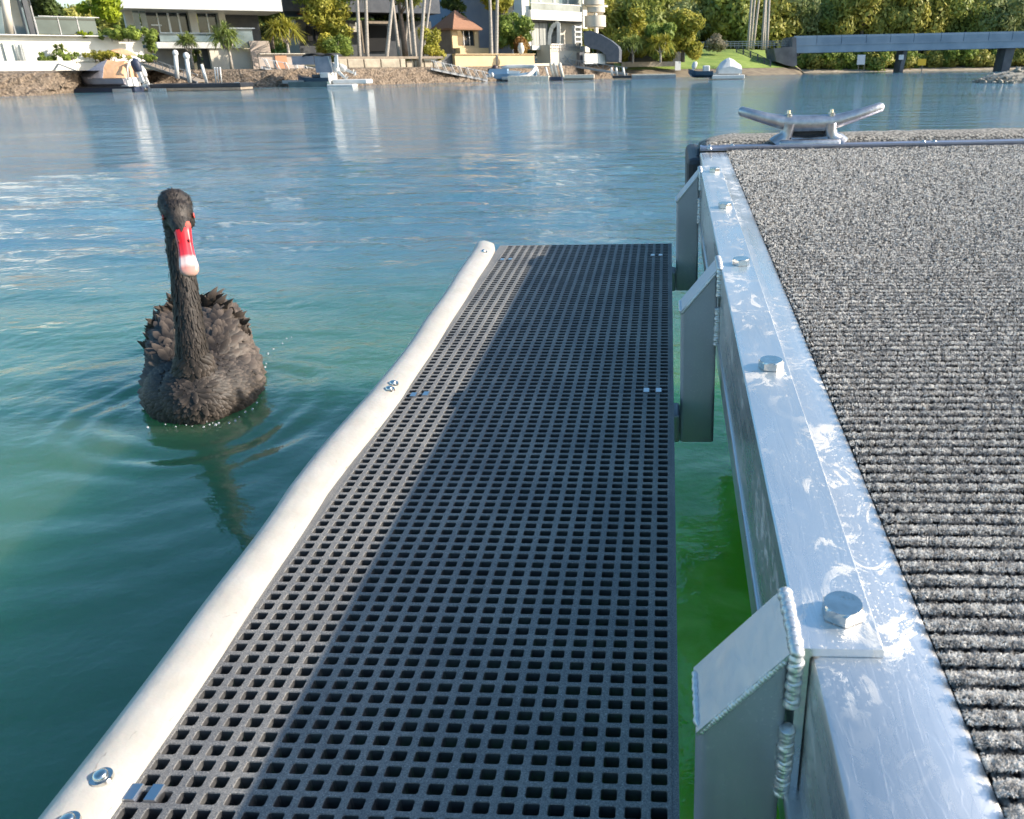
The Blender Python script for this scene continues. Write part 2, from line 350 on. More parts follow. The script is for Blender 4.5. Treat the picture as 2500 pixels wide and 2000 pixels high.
def trunk_mb(h, r, lean=0, limbs=5, rng=None, spread=1.5, top=None):
    mb=MB(); pts=[(lean*(i/6)**1.5,0,h*i/6) for i in range(7)]
    mb.tube(pts,[r*(1.25-.75*i/6) for i in range(7)],8)
    for k in range(limbs):
        a=6.283*k/limbs+.5; z0=h*(.55+.1*(k%4)); x0=lean*(z0/h)**1.5
        mb.tube([(x0,0,z0),(x0+math.cos(a)*spread*.5,math.sin(a)*spread*.5,z0+spread*.55),(x0+math.cos(a)*spread,math.sin(a)*spread,z0+spread*1.3)],[r*.45,r*.3,r*.1],6)
    return mb
def make_tree(name,label,cat,R0,H,base,nleaf,lsize,lm,seed,group=None,trunk_r=.18,bark=None,blobs=14,loc=(0,0,0),flat=.5):
    rng=np.random.RandomState(seed); o=thing(name,label,cat,(0,0,0),group)
    cs,rr=crown_blobs(rng,R0,H,blobs,base)
    v,f=leaf_cloud(cs,rr,nleaf,lsize,rng,flat=flat)
    mk('crown',v,f,lm,o); part('trunk',trunk_mb(base+H*.6,trunk_r,lean=rng.uniform(-.4,.4),rng=rng,spread=R0*.45),bark or M_barkd,o,smooth=True)
    o.location=loc; return o
def make_shrub(name,label,px0,px1,py0,py1,Y,lm,seed,n=1800,size=.09,cat='shrub',group=None,depth=None):
    rng=np.random.RandomState(seed); x0=xat(px0,Y); x1=xat(px1,Y); z0=zat(py1,Y,(px0+px1)/2); z1=zat(py0,Y,(px0+px1)/2)
    w=(x1-x0)/2; h=(z1-z0); dpt=depth or min(w,1.2)
    loc=((x0+x1)/2,Y+dpt*.5,z0); o=thing(name,label,cat,(0,0,0),group)
    r=min(w,h*.5); k=max(1,int(w/r*2.4)); cs=[];rr=[]
    for i in range(k*3):
        rad=r*rng.uniform(.4,.62)
        cs.append((rng.uniform(-1,1)*max(0,w-rad),rng.uniform(-.5,.5)*dpt,rng.uniform(rad*.7,max(rad*.75,h-rad)))); rr.append(rad)
    v,f=leaf_cloud(cs,rr,n,size,rng); mk('foliage',v,f,lm,o)
    mb=MB()
    for i in range(max(2,k)):
        c=cs[i]; mb.tube([(c[0]*.8,0,-.05),(c[0],c[1],c[2])],[.03,.012],5)
    part('stem',mb,M_barkd,o,smooth=True); o.location=loc; return o
def blades(n, L, w, rng, droop=.5, up=.4, base=(0,0,0)):
    vs=[];fs=[]
    for i in range(n):
        a=rng.uniform(0,6.283); e=rng.uniform(up-.9,1.45); l=L*rng.uniform(.7,1.1); d=Vector((math.cos(a)*math.cos(e),math.sin(a)*math.cos(e),math.sin(e))); s=Vector((-math.sin(a),math.cos(a),0))*w
        b=Vector(base); p=[b+d*(l*t)+Vector((0,0,-droop*l*t*t)) for t in (0,.35,.7,1)]; ws=[.6,1,.8,.05]
        k=len(vs)
        for q,ww in zip(p,ws): vs+= [q-s*ww, q+s*ww]
        for j in range(3): fs.append((k+2*j,k+2*j+1,k+2*j+3,k+2*j+2))
    return vs,fs
def make_pandanus(label,px,py_top,py_base,Y,wpx,seed,heads=5,trunk=.35,group='spiky palms on the bank',lm=None,name='spiky_palm'):
    rng=np.random.RandomState(seed); x,_,z0=at(px,py_base,Y); z1=zat(py_top,Y,px); H=z1-z0; Wd=abs(xat(px+wpx/2,Y)-xat(px-wpx/2,Y))*1.0
    o=thing(name,label,'palm',(0,0,0),group); mb=MB(); mb.tube([(0,0,-.1),(.03,0,H*trunk*.6),(0,0,H*trunk)],[.13,.10,.08],7)
    vs=[];fs=[]
    for i in range(heads):
        a=6.283*i/heads; q=Wd*.22*(i>0); hb=(math.cos(a)*q,math.sin(a)*q*.8,H*(trunk+.16+.12*rng.rand()+(.1 if i==0 else 0)))
        mb.tube([(0,0,H*trunk*.8),(hb[0]*.6,hb[1]*.6,H*trunk*1.1),hb],[.07,.05,.04],6)
        v,f=blades(90,Wd*.36,.035,rng,droop=.45,base=hb); b=len(vs); vs+=v; fs+=[tuple(k+b for k in t) for t in f]
    mk('crown',[tuple(v) for v in vs],fs,lm or L_pand,o); part('trunk',mb,M_bark,o,smooth=True)
    o.location=(x,Y,z0); return o
# ------------------------------------------------------------------ dock (local frame: x across, y away from the camera, z up from the rail top)
def dockroot(name,label,cat):
    o=bpy.data.objects.new(name,None); COL.objects.link(o); o.matrix_world=DOCKM; o.empty_display_size=.2; return tag(o,label,cat)
def dp(name,mb,m,parent,smooth=False): return part(name,mb,m,parent,smooth,local=True)
def alu_material(name, patches=True, base=(.86,.85,.83), rough=.30, brush=(1,.02,1), patch=.545, metal=.85):
    m=bpy.data.materials.new(name); m.use_nodes=True; nt=m.node_tree; b=nt.nodes['Principled BSDF']; L=nt.links.new
    tc=nt.nodes.new('ShaderNodeTexCoord'); b.inputs['Metallic'].default_value=.86
    def noise(sc,st=(1,1,1),det=6,ro=.55,dist=0):
        mp=nt.nodes.new('ShaderNodeMapping'); mp.inputs['Scale'].default_value=st; L(tc.outputs['Object'],mp.inputs[0])
        q=nt.nodes.new('ShaderNodeTexNoise'); q.inputs['Scale'].default_value=sc; q.inputs['Detail'].default_value=det; q.inputs['Roughness'].default_value=ro; q.inputs['Distortion'].default_value=dist; L(mp.outputs[0],q.inputs['Vector']); return q.outputs['Fac']
    def ramp(i,a,bb,ca,cb):
        c=nt.nodes.new('ShaderNodeMapRange'); c.inputs[1].default_value=a; c.inputs[2].default_value=bb; c.inputs[3].default_value=ca; c.inputs[4].default_value=cb; L(i,c.inputs[0]); return c.outputs[0]
    br=noise(90,brush,5); big=noise(9,(1,.6,1),4); pt=noise(26,(1,.7,1),11,.72,1.4); fine=noise(420,(1,1,1),2)
    def math_(op,x,y):
        q=nt.nodes.new('ShaderNodeMath'); q.operation=op
        for k,i in enumerate((x,y)):
            if isinstance(i,(int,float)): q.inputs[k].default_value=i
            else: L(i,q.inputs[k])
        return q.outputs[0]
    ro=math_('ADD',ramp(br,.3,.7,rough-.07,rough+.07),ramp(big,.35,.65,-.05,.09))
    ptm=ramp(pt,patch-.01,patch+.035,0,.75) if patches else None
    spk=ramp(fine,.62,.68,0,1)
    if patches:
        gate=ramp(big,.44,.54,.10,1); ptm=math_('MULTIPLY',ptm,gate)
        ptm=math_('MAXIMUM',ptm,math_('MULTIPLY',math_('MULTIPLY',spk,ramp(big,.42,.6,0,1)),.8))
        ro=math_('ADD',ro,math_('MULTIPLY',ptm,.35))
        # dull oxide stain: not fully metallic, chalky
        L(math_('SUBTRACT',metal,math_('MULTIPLY',ptm,.5)),b.inputs['Metallic'])
        mx=nt.nodes.new('ShaderNodeMix'); mx.data_type='RGBA'; L(ptm,mx.inputs['Factor']); mx.inputs['A'].default_value=(*base,1); mx.inputs['B'].default_value=(.74,.72,.68,1)
        m2=nt.nodes.new('ShaderNodeMix'); m2.data_type='RGBA'; m2.blend_type='MULTIPLY'; m2.inputs['Factor'].default_value=1; L(mx.outputs['Result'],m2.inputs['A'])
        g=ramp(noise(5,(1,.5,1),5),.3,.7,.78,1.02); cc=nt.nodes.new('ShaderNodeCombineColor'); [L(g,cc.inputs[i]) for i in range(3)]; L(cc.outputs[0],m2.inputs['B'])
        L(m2.outputs['Result'],b.inputs['Base Color'])
    else:
        b.inputs['Base Color'].default_value=(*base,1)
    L(ro,b.inputs['Roughness'])
    # scratches
    w=noise(60,(1.0,.12,1),2,.5,2.5); sc=ramp(w,.495,.505,0,1)
    hb=math_('ADD',math_('MULTIPLY',br,.3),math_('ADD',math_('MULTIPLY',big,2.0),math_('MULTIPLY',sc,.10)))
    if patches: hb=math_('ADD',hb,math_('MULTIPLY',ptm,.35))
    bp=nt.nodes.new('ShaderNodeBump'); bp.inputs['Distance'].default_value=.0006; bp.inputs['Strength'].default_value=.7; L(hb,bp.inputs['Height']); L(bp.outputs[0],b.inputs['Normal'])
    return m
A_rail=alu_material('scuffed_aluminium'); A_side=alu_material('brushed_aluminium',False,(.60,.61,.62),.36,(1,1,.02))
A_post=alu_material('mill_finish_aluminium',True,(.50,.51,.53),.46,(1,1,.03),.72,.45)
A_weld=alu_material('weld_bead_aluminium',False,(.70,.70,.69),.46)
A_trim=alu_material('anodised_edge_trim',False,(.42,.44,.55),.32,(.02,1,1))
def carpet_material():
    m=bpy.data.materials.new('ribbed_marine_carpet'); m.use_nodes=True; nt=m.node_tree; b=nt.nodes['Principled BSDF']; L=nt.links.new
    tc=nt.nodes.new('ShaderNodeTexCoord'); v=nt.nodes.new('ShaderNodeTexVoronoi'); v.inputs['Scale'].default_value=330; L(tc.outputs['Object'],v.inputs['Vector'])
    n=nt.nodes.new('ShaderNodeTexNoise'); n.inputs['Scale'].default_value=260; n.inputs['Detail'].default_value=3; L(tc.outputs['Object'],n.inputs['Vector'])
    cr=nt.nodes.new('ShaderNodeValToRGB'); cr.color_ramp.elements[0].position=.42; cr.color_ramp.elements[1].position=.62; cr.color_ramp.elements[0].color=(.006,.006,.007,1); cr.color_ramp.elements[1].color=(.16,.155,.15,1)
    L(n.outputs['Fac'],cr.inputs[0]); L(cr.outputs[0],b.inputs['Base Color']); b.inputs['Roughness'].default_value=.95; b.inputs['Specular IOR Level'].default_value=.1
    bp=nt.nodes.new('ShaderNodeBump'); bp.inputs['Distance'].default_value=.004; L(n.outputs['Fac'],bp.inputs['Height']); L(bp.outputs[0],b.inputs['Normal']); return m
M_carpet=carpet_material()
M_pile=mat('carpet_yarn',(.34,.325,.305),(.78,.745,.69),scale=160,rough=.9,lo=.40,hi=.60,detail=2,spec=.15)
RIB=.0150; V_END=2.36; U0=.164; U1=2.1
def build_dock():
    o=dockroot('floating_dock','floating dock with grey ribbed carpet, scuffed aluminium rail and steel mooring cleat','floating dock')
    # carpet base sheet with ribs
    U=np.concatenate([[U0-.002],np.arange(U0,1.0,.006),np.arange(1.0,U1,.05)]); V=np.arange(-.35,V_END,.0030)
    uu,vv=np.meshgrid(U,V,indexing='ij'); rng=np.random.RandomState(5)
    ww=-.0105+.0068*np.abs(np.sin(PI*vv/RIB))**.7+rng.normal(size=uu.shape)*.0004
    ww[0,:]=-.012
    n1,n2=uu.shape; v=np.stack([uu,vv,ww],-1).reshape(-1,3); i=np.arange(n1-1)[:,None]; j=np.arange(n2-1)[None,:]
    f=np.stack([i*n2+j,(i+1)*n2+j,(i+1)*n2+j+1,i*n2+j+1],-1).reshape(-1,4)
    deck=mk('carpet_deck',v,f,M_carpet,o,smooth=True,local=True)
    # looped yarn standing up from the ribs
    N=330000
    t=rng.rand(N); vmax=V_END-.004; vv=.17+(vmax-.17)*t**2.1
    hw=.25+vv*.62; um=np.minimum(U1-.3,vv*.52+.18); u=U0-.0035+(um-U0)*rng.rand(N)
    ph=.5+(rng.rand(N)-.5)*.64; rib=np.floor(vv/RIB); vv=(rib+.5+(ph-.5)*.86)*RIB; prof_=np.abs(np.sin(PI*vv/RIB))**.6
    w0=-.0095+.0056*prof_
    near=np.clip(vv/.9,.75,2.3)
    h=.0026*rng.uniform(.6,1.3,N)*(.7+.3*near)*np.where(u<U0+.003,rng.uniform(.2,1.2,N),1); wd=.00017*near*rng.uniform(.75,1.35,N)
    th=rng.rand(N)*2*PI; ln=rng.uniform(-.4,.4,N)
    K=6; ang=np.linspace(0,1,K)
    curl=rng.uniform(.0009,.0021,N)*near
    ex,ey=np.cos(th),np.sin(th); tilt=(ph-.5)*1.2
    px=np.sin(ang[None,:]*rng.uniform(3.0,5.2,N)[:,None])*curl[:,None]
    pz=np.sin(ang[None,:]*PI*rng.uniform(.55,.95,N)[:,None])*h[:,None]
    X=u[:,None]+ex[:,None]*px+ln[:,None]*pz*.5
    Y=vv[:,None]+ey[:,None]*px+tilt[:,None]*pz
    Z=w0[:,None]+pz
    wx=-ey*wd; wy=ex*wd; 
    A=np.stack([X-wx[:,None],Y-wy[:,None],Z],-1); B=np.stack([X+wx[:,None],Y+wy[:,None],Z+wd[:,None]*.6],-1)
    v=np.stack([A,B],2).reshape(-1,3)   # N,K,2
    b0=(np.arange(N)*K*2)[:,None]; k=np.arange(K-1)[None,:]*2
    f=np.stack([b0+k,b0+k+1,b0+k+3,b0+k+2],-1).reshape(-1,4)
    pile=mk('carpet_pile',v,f,M_pile,deck,local=True); tag(pile,kind='stuff')
    # side rail beam
    mb=MB(); mb.rbox(.0865,.1625,-.45,V_END-.002,-.20,-.0062,.0045); rail=auto(dp('side_rail',mb,A_rail,o))
    mb=MB(); mb.rbox(.076,.13,-.45,V_END-.002,-.129,-.1185,.002); mb.box(.0845,.087,-.45,V_END,-.205,-.129); dp('rail_flange',mb,A_side,rail)
    # carpeted lip and edge trim at the far end
    lip=MB(); us=np.linspace(.088,U1,60); prof=[(2.425,-.02),(2.427,.006),(2.44,.0145),(2.50,.017),(2.575,.013),(2.62,.0),(2.645,-.03),(2.65,-.16)]
    vs=[];fs=[]
    for i,uq in enumerate(us):
        s_=.0 if uq>.2 else (.2-uq)/.112
        for (a,b) in prof: vs.append((uq, a-.035*s_**2+ (0 if a<2.55 else -.05*s_**2), b-.012*s_**3+rng.normal()*.0007))
    n=len(prof)
    for i in range(len(us)-1):
        for k2 in range(n-1): fs.append((i*n+k2,(i+1)*n+k2,(i+1)*n+k2+1,i*n+k2+1))
    fs.append(tuple(range(n))); lip.add(vs,fs); dp('carpet_lip',lip,mat('lip_carpet',(.05,.048,.045),(.42,.39,.34),scale=150,rough=.95,lo=.4,hi=.6,bump=.006,bscale=200),o,smooth=True)
    mb=MB(); mb.tube([(.083,2.30,-.15),(.083,2.36,-.04),(.086,2.42,-.012),(.092,2.50,-.012),(.098,2.60,-.03),(.10,2.63,-.16)],[.008]*6,10); mb.rbox(.052,.094,2.33,2.625,-.20,-.018,.016)
    dp('rubber_corner',mb,M_rubberblack,o,smooth=False)
    mb=MB(); mb.rbox(.089,U1,2.362,2.423,-.004,.0045,.0015); mb.rbox(.089,U1,2.362,2.367,-.003,.0085,.001); tr=dp('edge_trim',mb,A_trim,o)
    for (a,b) in ((.115,2.39),(.113,2.352),(.178,2.40),(.70,2.395),(.73,2.398),(1.3,2.395)):
        s=MB(); s.sphere((a,b,.006),(.0055,.0055,.0035),10,6); s.tube([(a,b,.003),(a,b,.0055)],[.0085,.0085],12); dp('trim_screw',s,M_chrome,tr,smooth=True)
    # pontoon body underneath
    mb=MB(); mb.box(.19,U1,-.45,2.60,-.46,-.05); dp('pontoon',mb,M_rubberblack,o)
    # cleat
    c=MB(); uc=.388; vc=2.405; T=Vector((uc,vc,0))
    def loc(p): return tuple(T+Vector(p))
    c.tube([loc((-.195,.0,.096)),loc((-.188,0,.094)),loc((-.12,0,.074)),loc((-.075,0,.063)),loc((-.03,0,.059)),loc((.03,0,.059)),loc((.075,0,.063)),loc((.12,0,.075)),loc((.19,0,.097)),loc((.197,0,.099))],[.006,.013,.0155,.019,.0215,.0215,.019,.0155,.013,.006],16,sq=.95)
    for s in (-1,1):
        c.tube([loc((s*.084,0,.003)),loc((s*.078,0,.012)),loc((s*.064,0,.024)),loc((s*.058,0,.04)),loc((s*.056,0,.060))],[.028,.023,.018,.0175,.020],16,sq=1.3)
    c.rbox(uc-.085,uc+.085,vc-.036,vc+.036,-.004,.0195,.008); c.rbox(uc-.066,uc+.066,vc-.012,vc+.012,.038,.056,.006)
    c.tube([loc((-.05,0,.018)),loc((0,0,.0155)),loc((.05,0,.018))],[.010,.008,.010],12,sq=2)
    cl=auto(dp('mooring_cleat',c,mat('galvanised_casting',(.56,.56,.57),(.40,.40,.42),scale=45,rough=.42,metal=1,bump=.0008,bscale=150),o),50)
    cl['label']='galvanised steel mooring cleat with two upswept horns'
    hw_=MB(); hw_.rbox(uc-.05,uc+.05,vc+.006,vc+.014,.016,.045,.002); dp('hollow_shade',hw_,M_rubberblack,cl)  # black block added to darken the shaded hollow between the legs
    for s in (-1,1):
        b=MB(); b.tube([loc((s*.058,0,.074)),loc((s*.058,0,.086))],[.0095,.0095],6); b.tube([loc((s*.058,0,.086)),loc((s*.058,0,.094))],[.0055,.005],10); b.tube([loc((s*.058,0,.075)),loc((s*.058,0,.079))],[.0125,.0125],16); dp('cleat_bolt',b,M_chrome,cl)
    return o
build_dock()
# ------------------------------------------------------------------ hanging mesh platform
GZ=-.215; GU1=.0092; GU0=-.452; GV0=.10; GV1=2.185; PU,PV=.02005,.01578
def grating_material():
    m=bpy.data.materials.new('gritty_grp_mesh'); m.use_nodes=True; nt=m.node_tree; b=nt.nodes['Principled BSDF']; L=nt.links.new
    tc=nt.nodes.new('ShaderNodeTexCoord')
    n=nt.nodes.new('ShaderNodeTexNoise'); n.inputs['Scale'].default_value=900; n.inputs['Detail'].default_value=3; L(tc.outputs['Object'],n.inputs['Vector'])
    q=nt.nodes.new('ShaderNodeTexNoise'); q.inputs['Scale'].default_value=14; q.inputs['Detail'].default_value=5; L(tc.outputs['Object'],q.inputs['Vector'])
    cr=nt.nodes.new('ShaderNodeValToRGB'); e=cr.color_ramp.elements; e[0].position=.35; e[0].color=(.125,.126,.13,1); e[1].position=.70; e[1].color=(.29,.28,.265,1); x=e.new(.74); x.color=(.62,.62,.6,1)
    L(n.outputs['Fac'],cr.inputs[0])
    mx=nt.nodes.new('ShaderNodeMix'); mx.data_type='RGBA'; mx.blend_type='MULTIPLY'; mx.inputs['Factor'].default_value=1; L(cr.outputs[0],mx.inputs['A'])
    c2=nt.nodes.new('ShaderNodeValToRGB'); c2.color_ramp.elements[0].position=.3; c2.color_ramp.elements[0].color=(.68,.70,.74,1); c2.color_ramp.elements[1].position=.7; c2.color_ramp.elements[1].color=(1.25,1.22,1.16,1); q.inputs['Scale'].default_value=9; q.inputs['Detail'].default_value=9; q.inputs['Roughness'].default_value=.65; L(q.outputs['Fac'],c2.inputs[0]); L(c2.outputs[0],mx.inputs['B'])
    L(mx.outputs['Result'],b.inputs['Base Color']); b.inputs['Roughness'].default_value=.62; b.inputs['Specular IOR Level'].default_value=.28
    bp=nt.nodes.new('ShaderNodeBump'); bp.inputs['Distance'].default_value=.0012; bp.inputs['Strength'].default_value=.8; L(n.outputs['Fac'],bp.inputs['Height']); L(bp.outputs[0],b.inputs['Normal']); return m
def build_platform():
    o=dockroot('hanging_mesh_platform','black mesh step platform with cream rubber fender hung on welded brackets beside the dock','boarding platform')
    NU=22; NV=int((GV1-GV0)/PV)
    vs=[];fs=[]
    hu=PU*.325; hv=PV*.338; bv=.0009
    u1=GU1-.006   # solid edge strip on the right
    def ring(cu,cv,a,b,z,cham):
        # eight-cornered ring so the holes have small rounded corners
        return [(cu-a+cham,cv-b,z),(cu+a-cham,cv-b,z),(cu+a,cv-b+cham,z),(cu+a,cv+b-cham,z),(cu+a-cham,cv+b,z),(cu-a+cham,cv+b,z),(cu-a,cv+b-cham,z),(cu-a,cv-b+cham,z)]
    for j in range(NV):
        cv=GV1-.004-(j+.5)*PV
        dfar=.030 if j%2==0 else .0125; dnear=.030 if j%2==1 else .0125
        for i in range(NU):
            cu=u1-(i+.5)*PU; k=len(vs)
            outer=[(cu-PU/2,cv-PV/2,GZ),(cu,cv-PV/2,GZ),(cu+PU/2,cv-PV/2,GZ),(cu+PU/2,cv,GZ),(cu+PU/2,cv+PV/2,GZ),(cu,cv+PV/2,GZ),(cu-PU/2,cv+PV/2,GZ),(cu-PU/2,cv,GZ)]
            jx=random.uniform(-.0003,.0003)
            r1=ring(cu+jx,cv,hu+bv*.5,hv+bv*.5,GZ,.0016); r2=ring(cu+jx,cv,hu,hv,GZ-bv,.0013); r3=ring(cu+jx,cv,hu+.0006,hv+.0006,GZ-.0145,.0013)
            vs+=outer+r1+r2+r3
            om=[(0,1),(1,2),(2,3),(3,4),(4,5),(5,6),(6,7),(7,0)]
            # outer (8) to r1 (8): outer 0 corner lies between r1[7] and r1[0]
            m_=[0,1,2,3,4,5,6,7]
            for a in range(8):
                a2=(a+1)%8
                if a%2==0: fs.append((k+a, k+a2, k+8+a2, k+8+a)) if False else None
            # build explicit quads/tris
            O=lambda q:k+q; A=lambda q:k+8+q
            fs+= [(O(0),O(1),A(1),A(0)) if False else (O(0),O(1),A(0)), (O(1),O(2),A(1)),(O(1),A(1),A(0)),
                  (O(2),A(2),A(1)),(O(2),O(3),A(2)),(O(3),A(3),A(2)),(O(3),O(4),A(3)),
                  (O(4),A(4),A(3)),(O(4),O(5),A(4)),(O(5),A(5),A(4)),(O(5),O(6),A(5)),
                  (O(6),A(6),A(5)),(O(6),O(7),A(6)),(O(7),A(7),A(6)),(O(7),O(0),A(7)),(O(0),A(0),A(7))]
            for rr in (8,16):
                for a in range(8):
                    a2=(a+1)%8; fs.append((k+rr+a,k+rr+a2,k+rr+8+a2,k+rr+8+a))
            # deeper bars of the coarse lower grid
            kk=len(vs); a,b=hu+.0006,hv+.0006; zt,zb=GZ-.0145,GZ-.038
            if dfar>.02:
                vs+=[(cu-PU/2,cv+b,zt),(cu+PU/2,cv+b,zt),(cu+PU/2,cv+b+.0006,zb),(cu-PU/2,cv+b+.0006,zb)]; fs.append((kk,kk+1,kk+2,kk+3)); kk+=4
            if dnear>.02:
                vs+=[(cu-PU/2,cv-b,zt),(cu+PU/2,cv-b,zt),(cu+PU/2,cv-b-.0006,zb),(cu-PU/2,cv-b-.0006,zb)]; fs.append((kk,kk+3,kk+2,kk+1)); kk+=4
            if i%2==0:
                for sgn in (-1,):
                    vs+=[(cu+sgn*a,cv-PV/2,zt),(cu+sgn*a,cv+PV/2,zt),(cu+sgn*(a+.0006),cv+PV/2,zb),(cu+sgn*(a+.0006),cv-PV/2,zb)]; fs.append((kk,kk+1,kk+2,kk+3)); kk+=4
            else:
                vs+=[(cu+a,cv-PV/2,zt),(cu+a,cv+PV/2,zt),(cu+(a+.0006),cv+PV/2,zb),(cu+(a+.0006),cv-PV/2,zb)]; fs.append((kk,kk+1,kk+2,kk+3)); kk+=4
    g=MB(); g.add(vs,fs)
    vlo=GV1-.004-NV*PV; ulo=u1-NU*PU
    g.box(u1,GU1,vlo,GV1,GZ-.03,GZ-.0004); g.box(ulo-.02,ulo,vlo,GV1,GZ-.03,GZ-.0004); g.box(ulo,u1,GV1-.004,GV1,GZ-.03,GZ-.0004)
    me=bpy.data.meshes.new('mesh_deck'); me.from_pydata(g.v,[],g.f); me.materials.append(grating_material()); me.materials.append(mat('resin_wall_shade',(.05,.05,.055),(.085,.085,.085),scale=60,rough=.5)); me.polygons.foreach_set('material_index',[1 if p.center.z<GZ-.0008 else 0 for p in me.polygons]); deck=bpy.data.objects.new('mesh_deck',me); COL.objects.link(deck); deck.parent=o  # second material darkens the hole walls, shade painted into their colour
    # hold-down clips
    clipm=mat('steel_clip',(.60,.60,.62),rough=.28,metal=1)
    for (a,b) in ((-.4155,.4395),(-.4335,.4395),(-.025,.418),(-.045,.418),(-.4205,1.209),(-.4005,1.213),(-.0355,1.226),(-.0155,1.226),(-.424,2.035),(-.404,2.038),(-.0395,2.06),(-.0195,2.06)):
        mb=MB(); pr=[(-.0062,-.012),(-.0062,-.001),(-.0045,.0022),(.0045,.0022),(.0062,-.001),(.0062,-.012)]
        mb.prism([(a+p[0],GZ+p[1]+.0006) for p in pr],'y',b-.0075,b+.0075); auto(dp('clip',mb,clipm,deck),60)
    # fender
    def edge(v): return float(np.interp(v,[0,.4,.6,.9,1.2,1.5,1.8,2.0,2.2],[-.436,-.437,-.439,-.448,-.4365,-.442,-.450,-.455,-.462]))-.0008*math.sin(v*21)
    prof=[(.0,-.003),(-.001,.004),(-.006,.008),(-.018,.0125),(-.030,.0155),(-.042,.0145),(-.052,.009),(-.0585,-.001),(-.0605,-.014),(-.058,-.03),(-.050,-.045),(-.03,-.052),(-.004,-.052)]
    vs=[];fs=[];Vv=np.concatenate([np.arange(.05,2.16,.012),[2.17,2.178,2.184,2.187]])
    for i,v in enumerate(Vv):
        e=edge(v); s=1.0
        t=max(0,(v-2.10)/.087); bend=.012*t**2; cap=(1-.12*max(0,(v-2.165)/.022)**2)
        bul=1+.05*math.sin(v*7.3)+.03*math.sin(v*13)
        for (a,b) in prof: vs.append((e-bend+a*bul*cap*(1+.0*t),v,GZ+b*bul*cap))
    n=len(prof)
    for i in range(len(Vv)-1):
        for k in range(n): fs.append((i*n+k,i*n+(k+1)%n,(i+1)*n+(k+1)%n,(i+1)*n+k))
    fs.append(tuple(range((len(Vv)-1)*n,len(Vv)*n)))
    mb=MB(); mb.add(vs,fs); fm=mat('cream_rubber',(.455,.43,.39),(.40,.37,.32),scale=26,rough=.42,bump=.0012,bscale=60,lo=.30,hi=.75,detail=8)
    b_=fm.node_tree.nodes['Principled BSDF']; b_.inputs['Subsurface Weight'].default_value=.15; b_.inputs['Subsurface Scale'].default_value=.01
    nt=fm.node_tree; src=b_.inputs['Base Color'].links[0].from_socket; tcs=nt.nodes.new('ShaderNodeTexCoord'); mps=nt.nodes.new('ShaderNodeMapping'); mps.inputs['Scale'].default_value=(1,.35,1); nt.links.new(tcs.outputs['Object'],mps.inputs[0])
    sn=nt.nodes.new('ShaderNodeTexNoise'); sn.inputs['Scale'].default_value=70; sn.inputs['Detail'].default_value=8; sn.inputs['Roughness'].default_value=.7; sn.inputs['Distortion'].default_value=1.5; nt.links.new(mps.outputs[0],sn.inputs['Vector'])
    sr=nt.nodes.new('ShaderNodeMapRange'); sr.inputs[1].default_value=.63; sr.inputs[2].default_value=.72; sr.inputs[3].default_value=0; sr.inputs[4].default_value=.75; nt.links.new(sn.outputs['Fac'],sr.inputs[0])
    sm=nt.nodes.new('ShaderNodeMix'); sm.data_type='RGBA'; nt.links.new(sr.outputs[0],sm.inputs['Factor']); nt.links.new(src,sm.inputs['A']); sm.inputs['B'].default_value=(.13,.10,.08,1); nt.links.new(sm.outputs['Result'],b_.inputs['Base Color'])
    fen=dp('rubber_fender',mb,fm,o,smooth=True); fen['label']='cream white rubber fender strip along the outer edge'
    for v in (.402,.443,1.205,1.228,2.07):
        e=edge(v)-.0215; z=GZ+.0137
        s=MB(); s.tube([(e,v,z-.002),(e,v,z+.0012)],[.0092,.0089],20); s.tube([(e,v,z+.001),(e,v,z+.004),(e,v,z+.0052)],[.006,.0055,.0035],14)
        sc=auto(dp('washer_screw',s,M_chrome,fen),50)
        x=MB(); x.box(e-.0032,e+.0032,v-.0006,v+.0006,z+.0046,z+.0056); x.box(e-.0006,e+.0006,v-.0032,v+.0032,z+.0047,z+.00563)
        dp('cross_slot',x,M_rubberblack,sc) if False else None
    # angle bar bolted to the rail
    mb=MB(); T=.0062
    for (p) in (1,):
        pr=[(.0790,-.001),(.0805,.0),(.1278,.0),(.1286,-.0008),(.1286,-T+.0003),(.0862,-T+.0003),(.0852,-.0075),(.0852,-.1185),(.0790,-.1185)]
        mb.prism(pr,'y',.385,2.10)
    ang=dp('angle_bar',mb,A_rail,o)
    for i in range(5):
        vb=.4165+.4*i; ub=.1095; mb=MB(); a0=random.random()
        pts=[[(ub+r*math.cos(a0+k*PI/3),vb+r*math.sin(a0+k*PI/3),z) for k in range(6)] for (r,z) in ((.0133,.0004),(.0133,.0078))]
        mb.add(pts[0]+pts[1],[(k,(k+1)%6,6+(k+1)%6,6+k) for k in range(6)])
        top=[(ub+.0118*math.cos(t*PI/12),vb+.0118*math.sin(t*PI/12),.0093) for t in range(24)]
        hexr=[]; 
        for t in range(24):
            aa=t*PI/12; d=(aa-a0)%(PI/3)-PI/6; rr=.0133*math.cos(PI/6)/math.cos(d); hexr.append((ub+rr*math.cos(aa),vb+rr*math.sin(aa),.0078))
        mb.add(hexr+top,[(k,(k+1)%24,24+(k+1)%24,24+k) for k in range(24)]+[tuple(range(24,48))])
        bo=dp('hex_bolt',mb,M_chrome,ang)
        if i==0:
            t=MB()
            for k in range(4): t.box(ub-.001+k*.0026,ub-.0002+k*.0026,vb+.0035,vb+.0062,.0092,.0096)
            t.box(ub-.001,ub+.0016,vb+.0056,vb+.0062,.0092,.0096); dp('head_stamp',t,M_chrome,bo)
    # three brackets
    def tubebox(mb,path,half_u):  pass
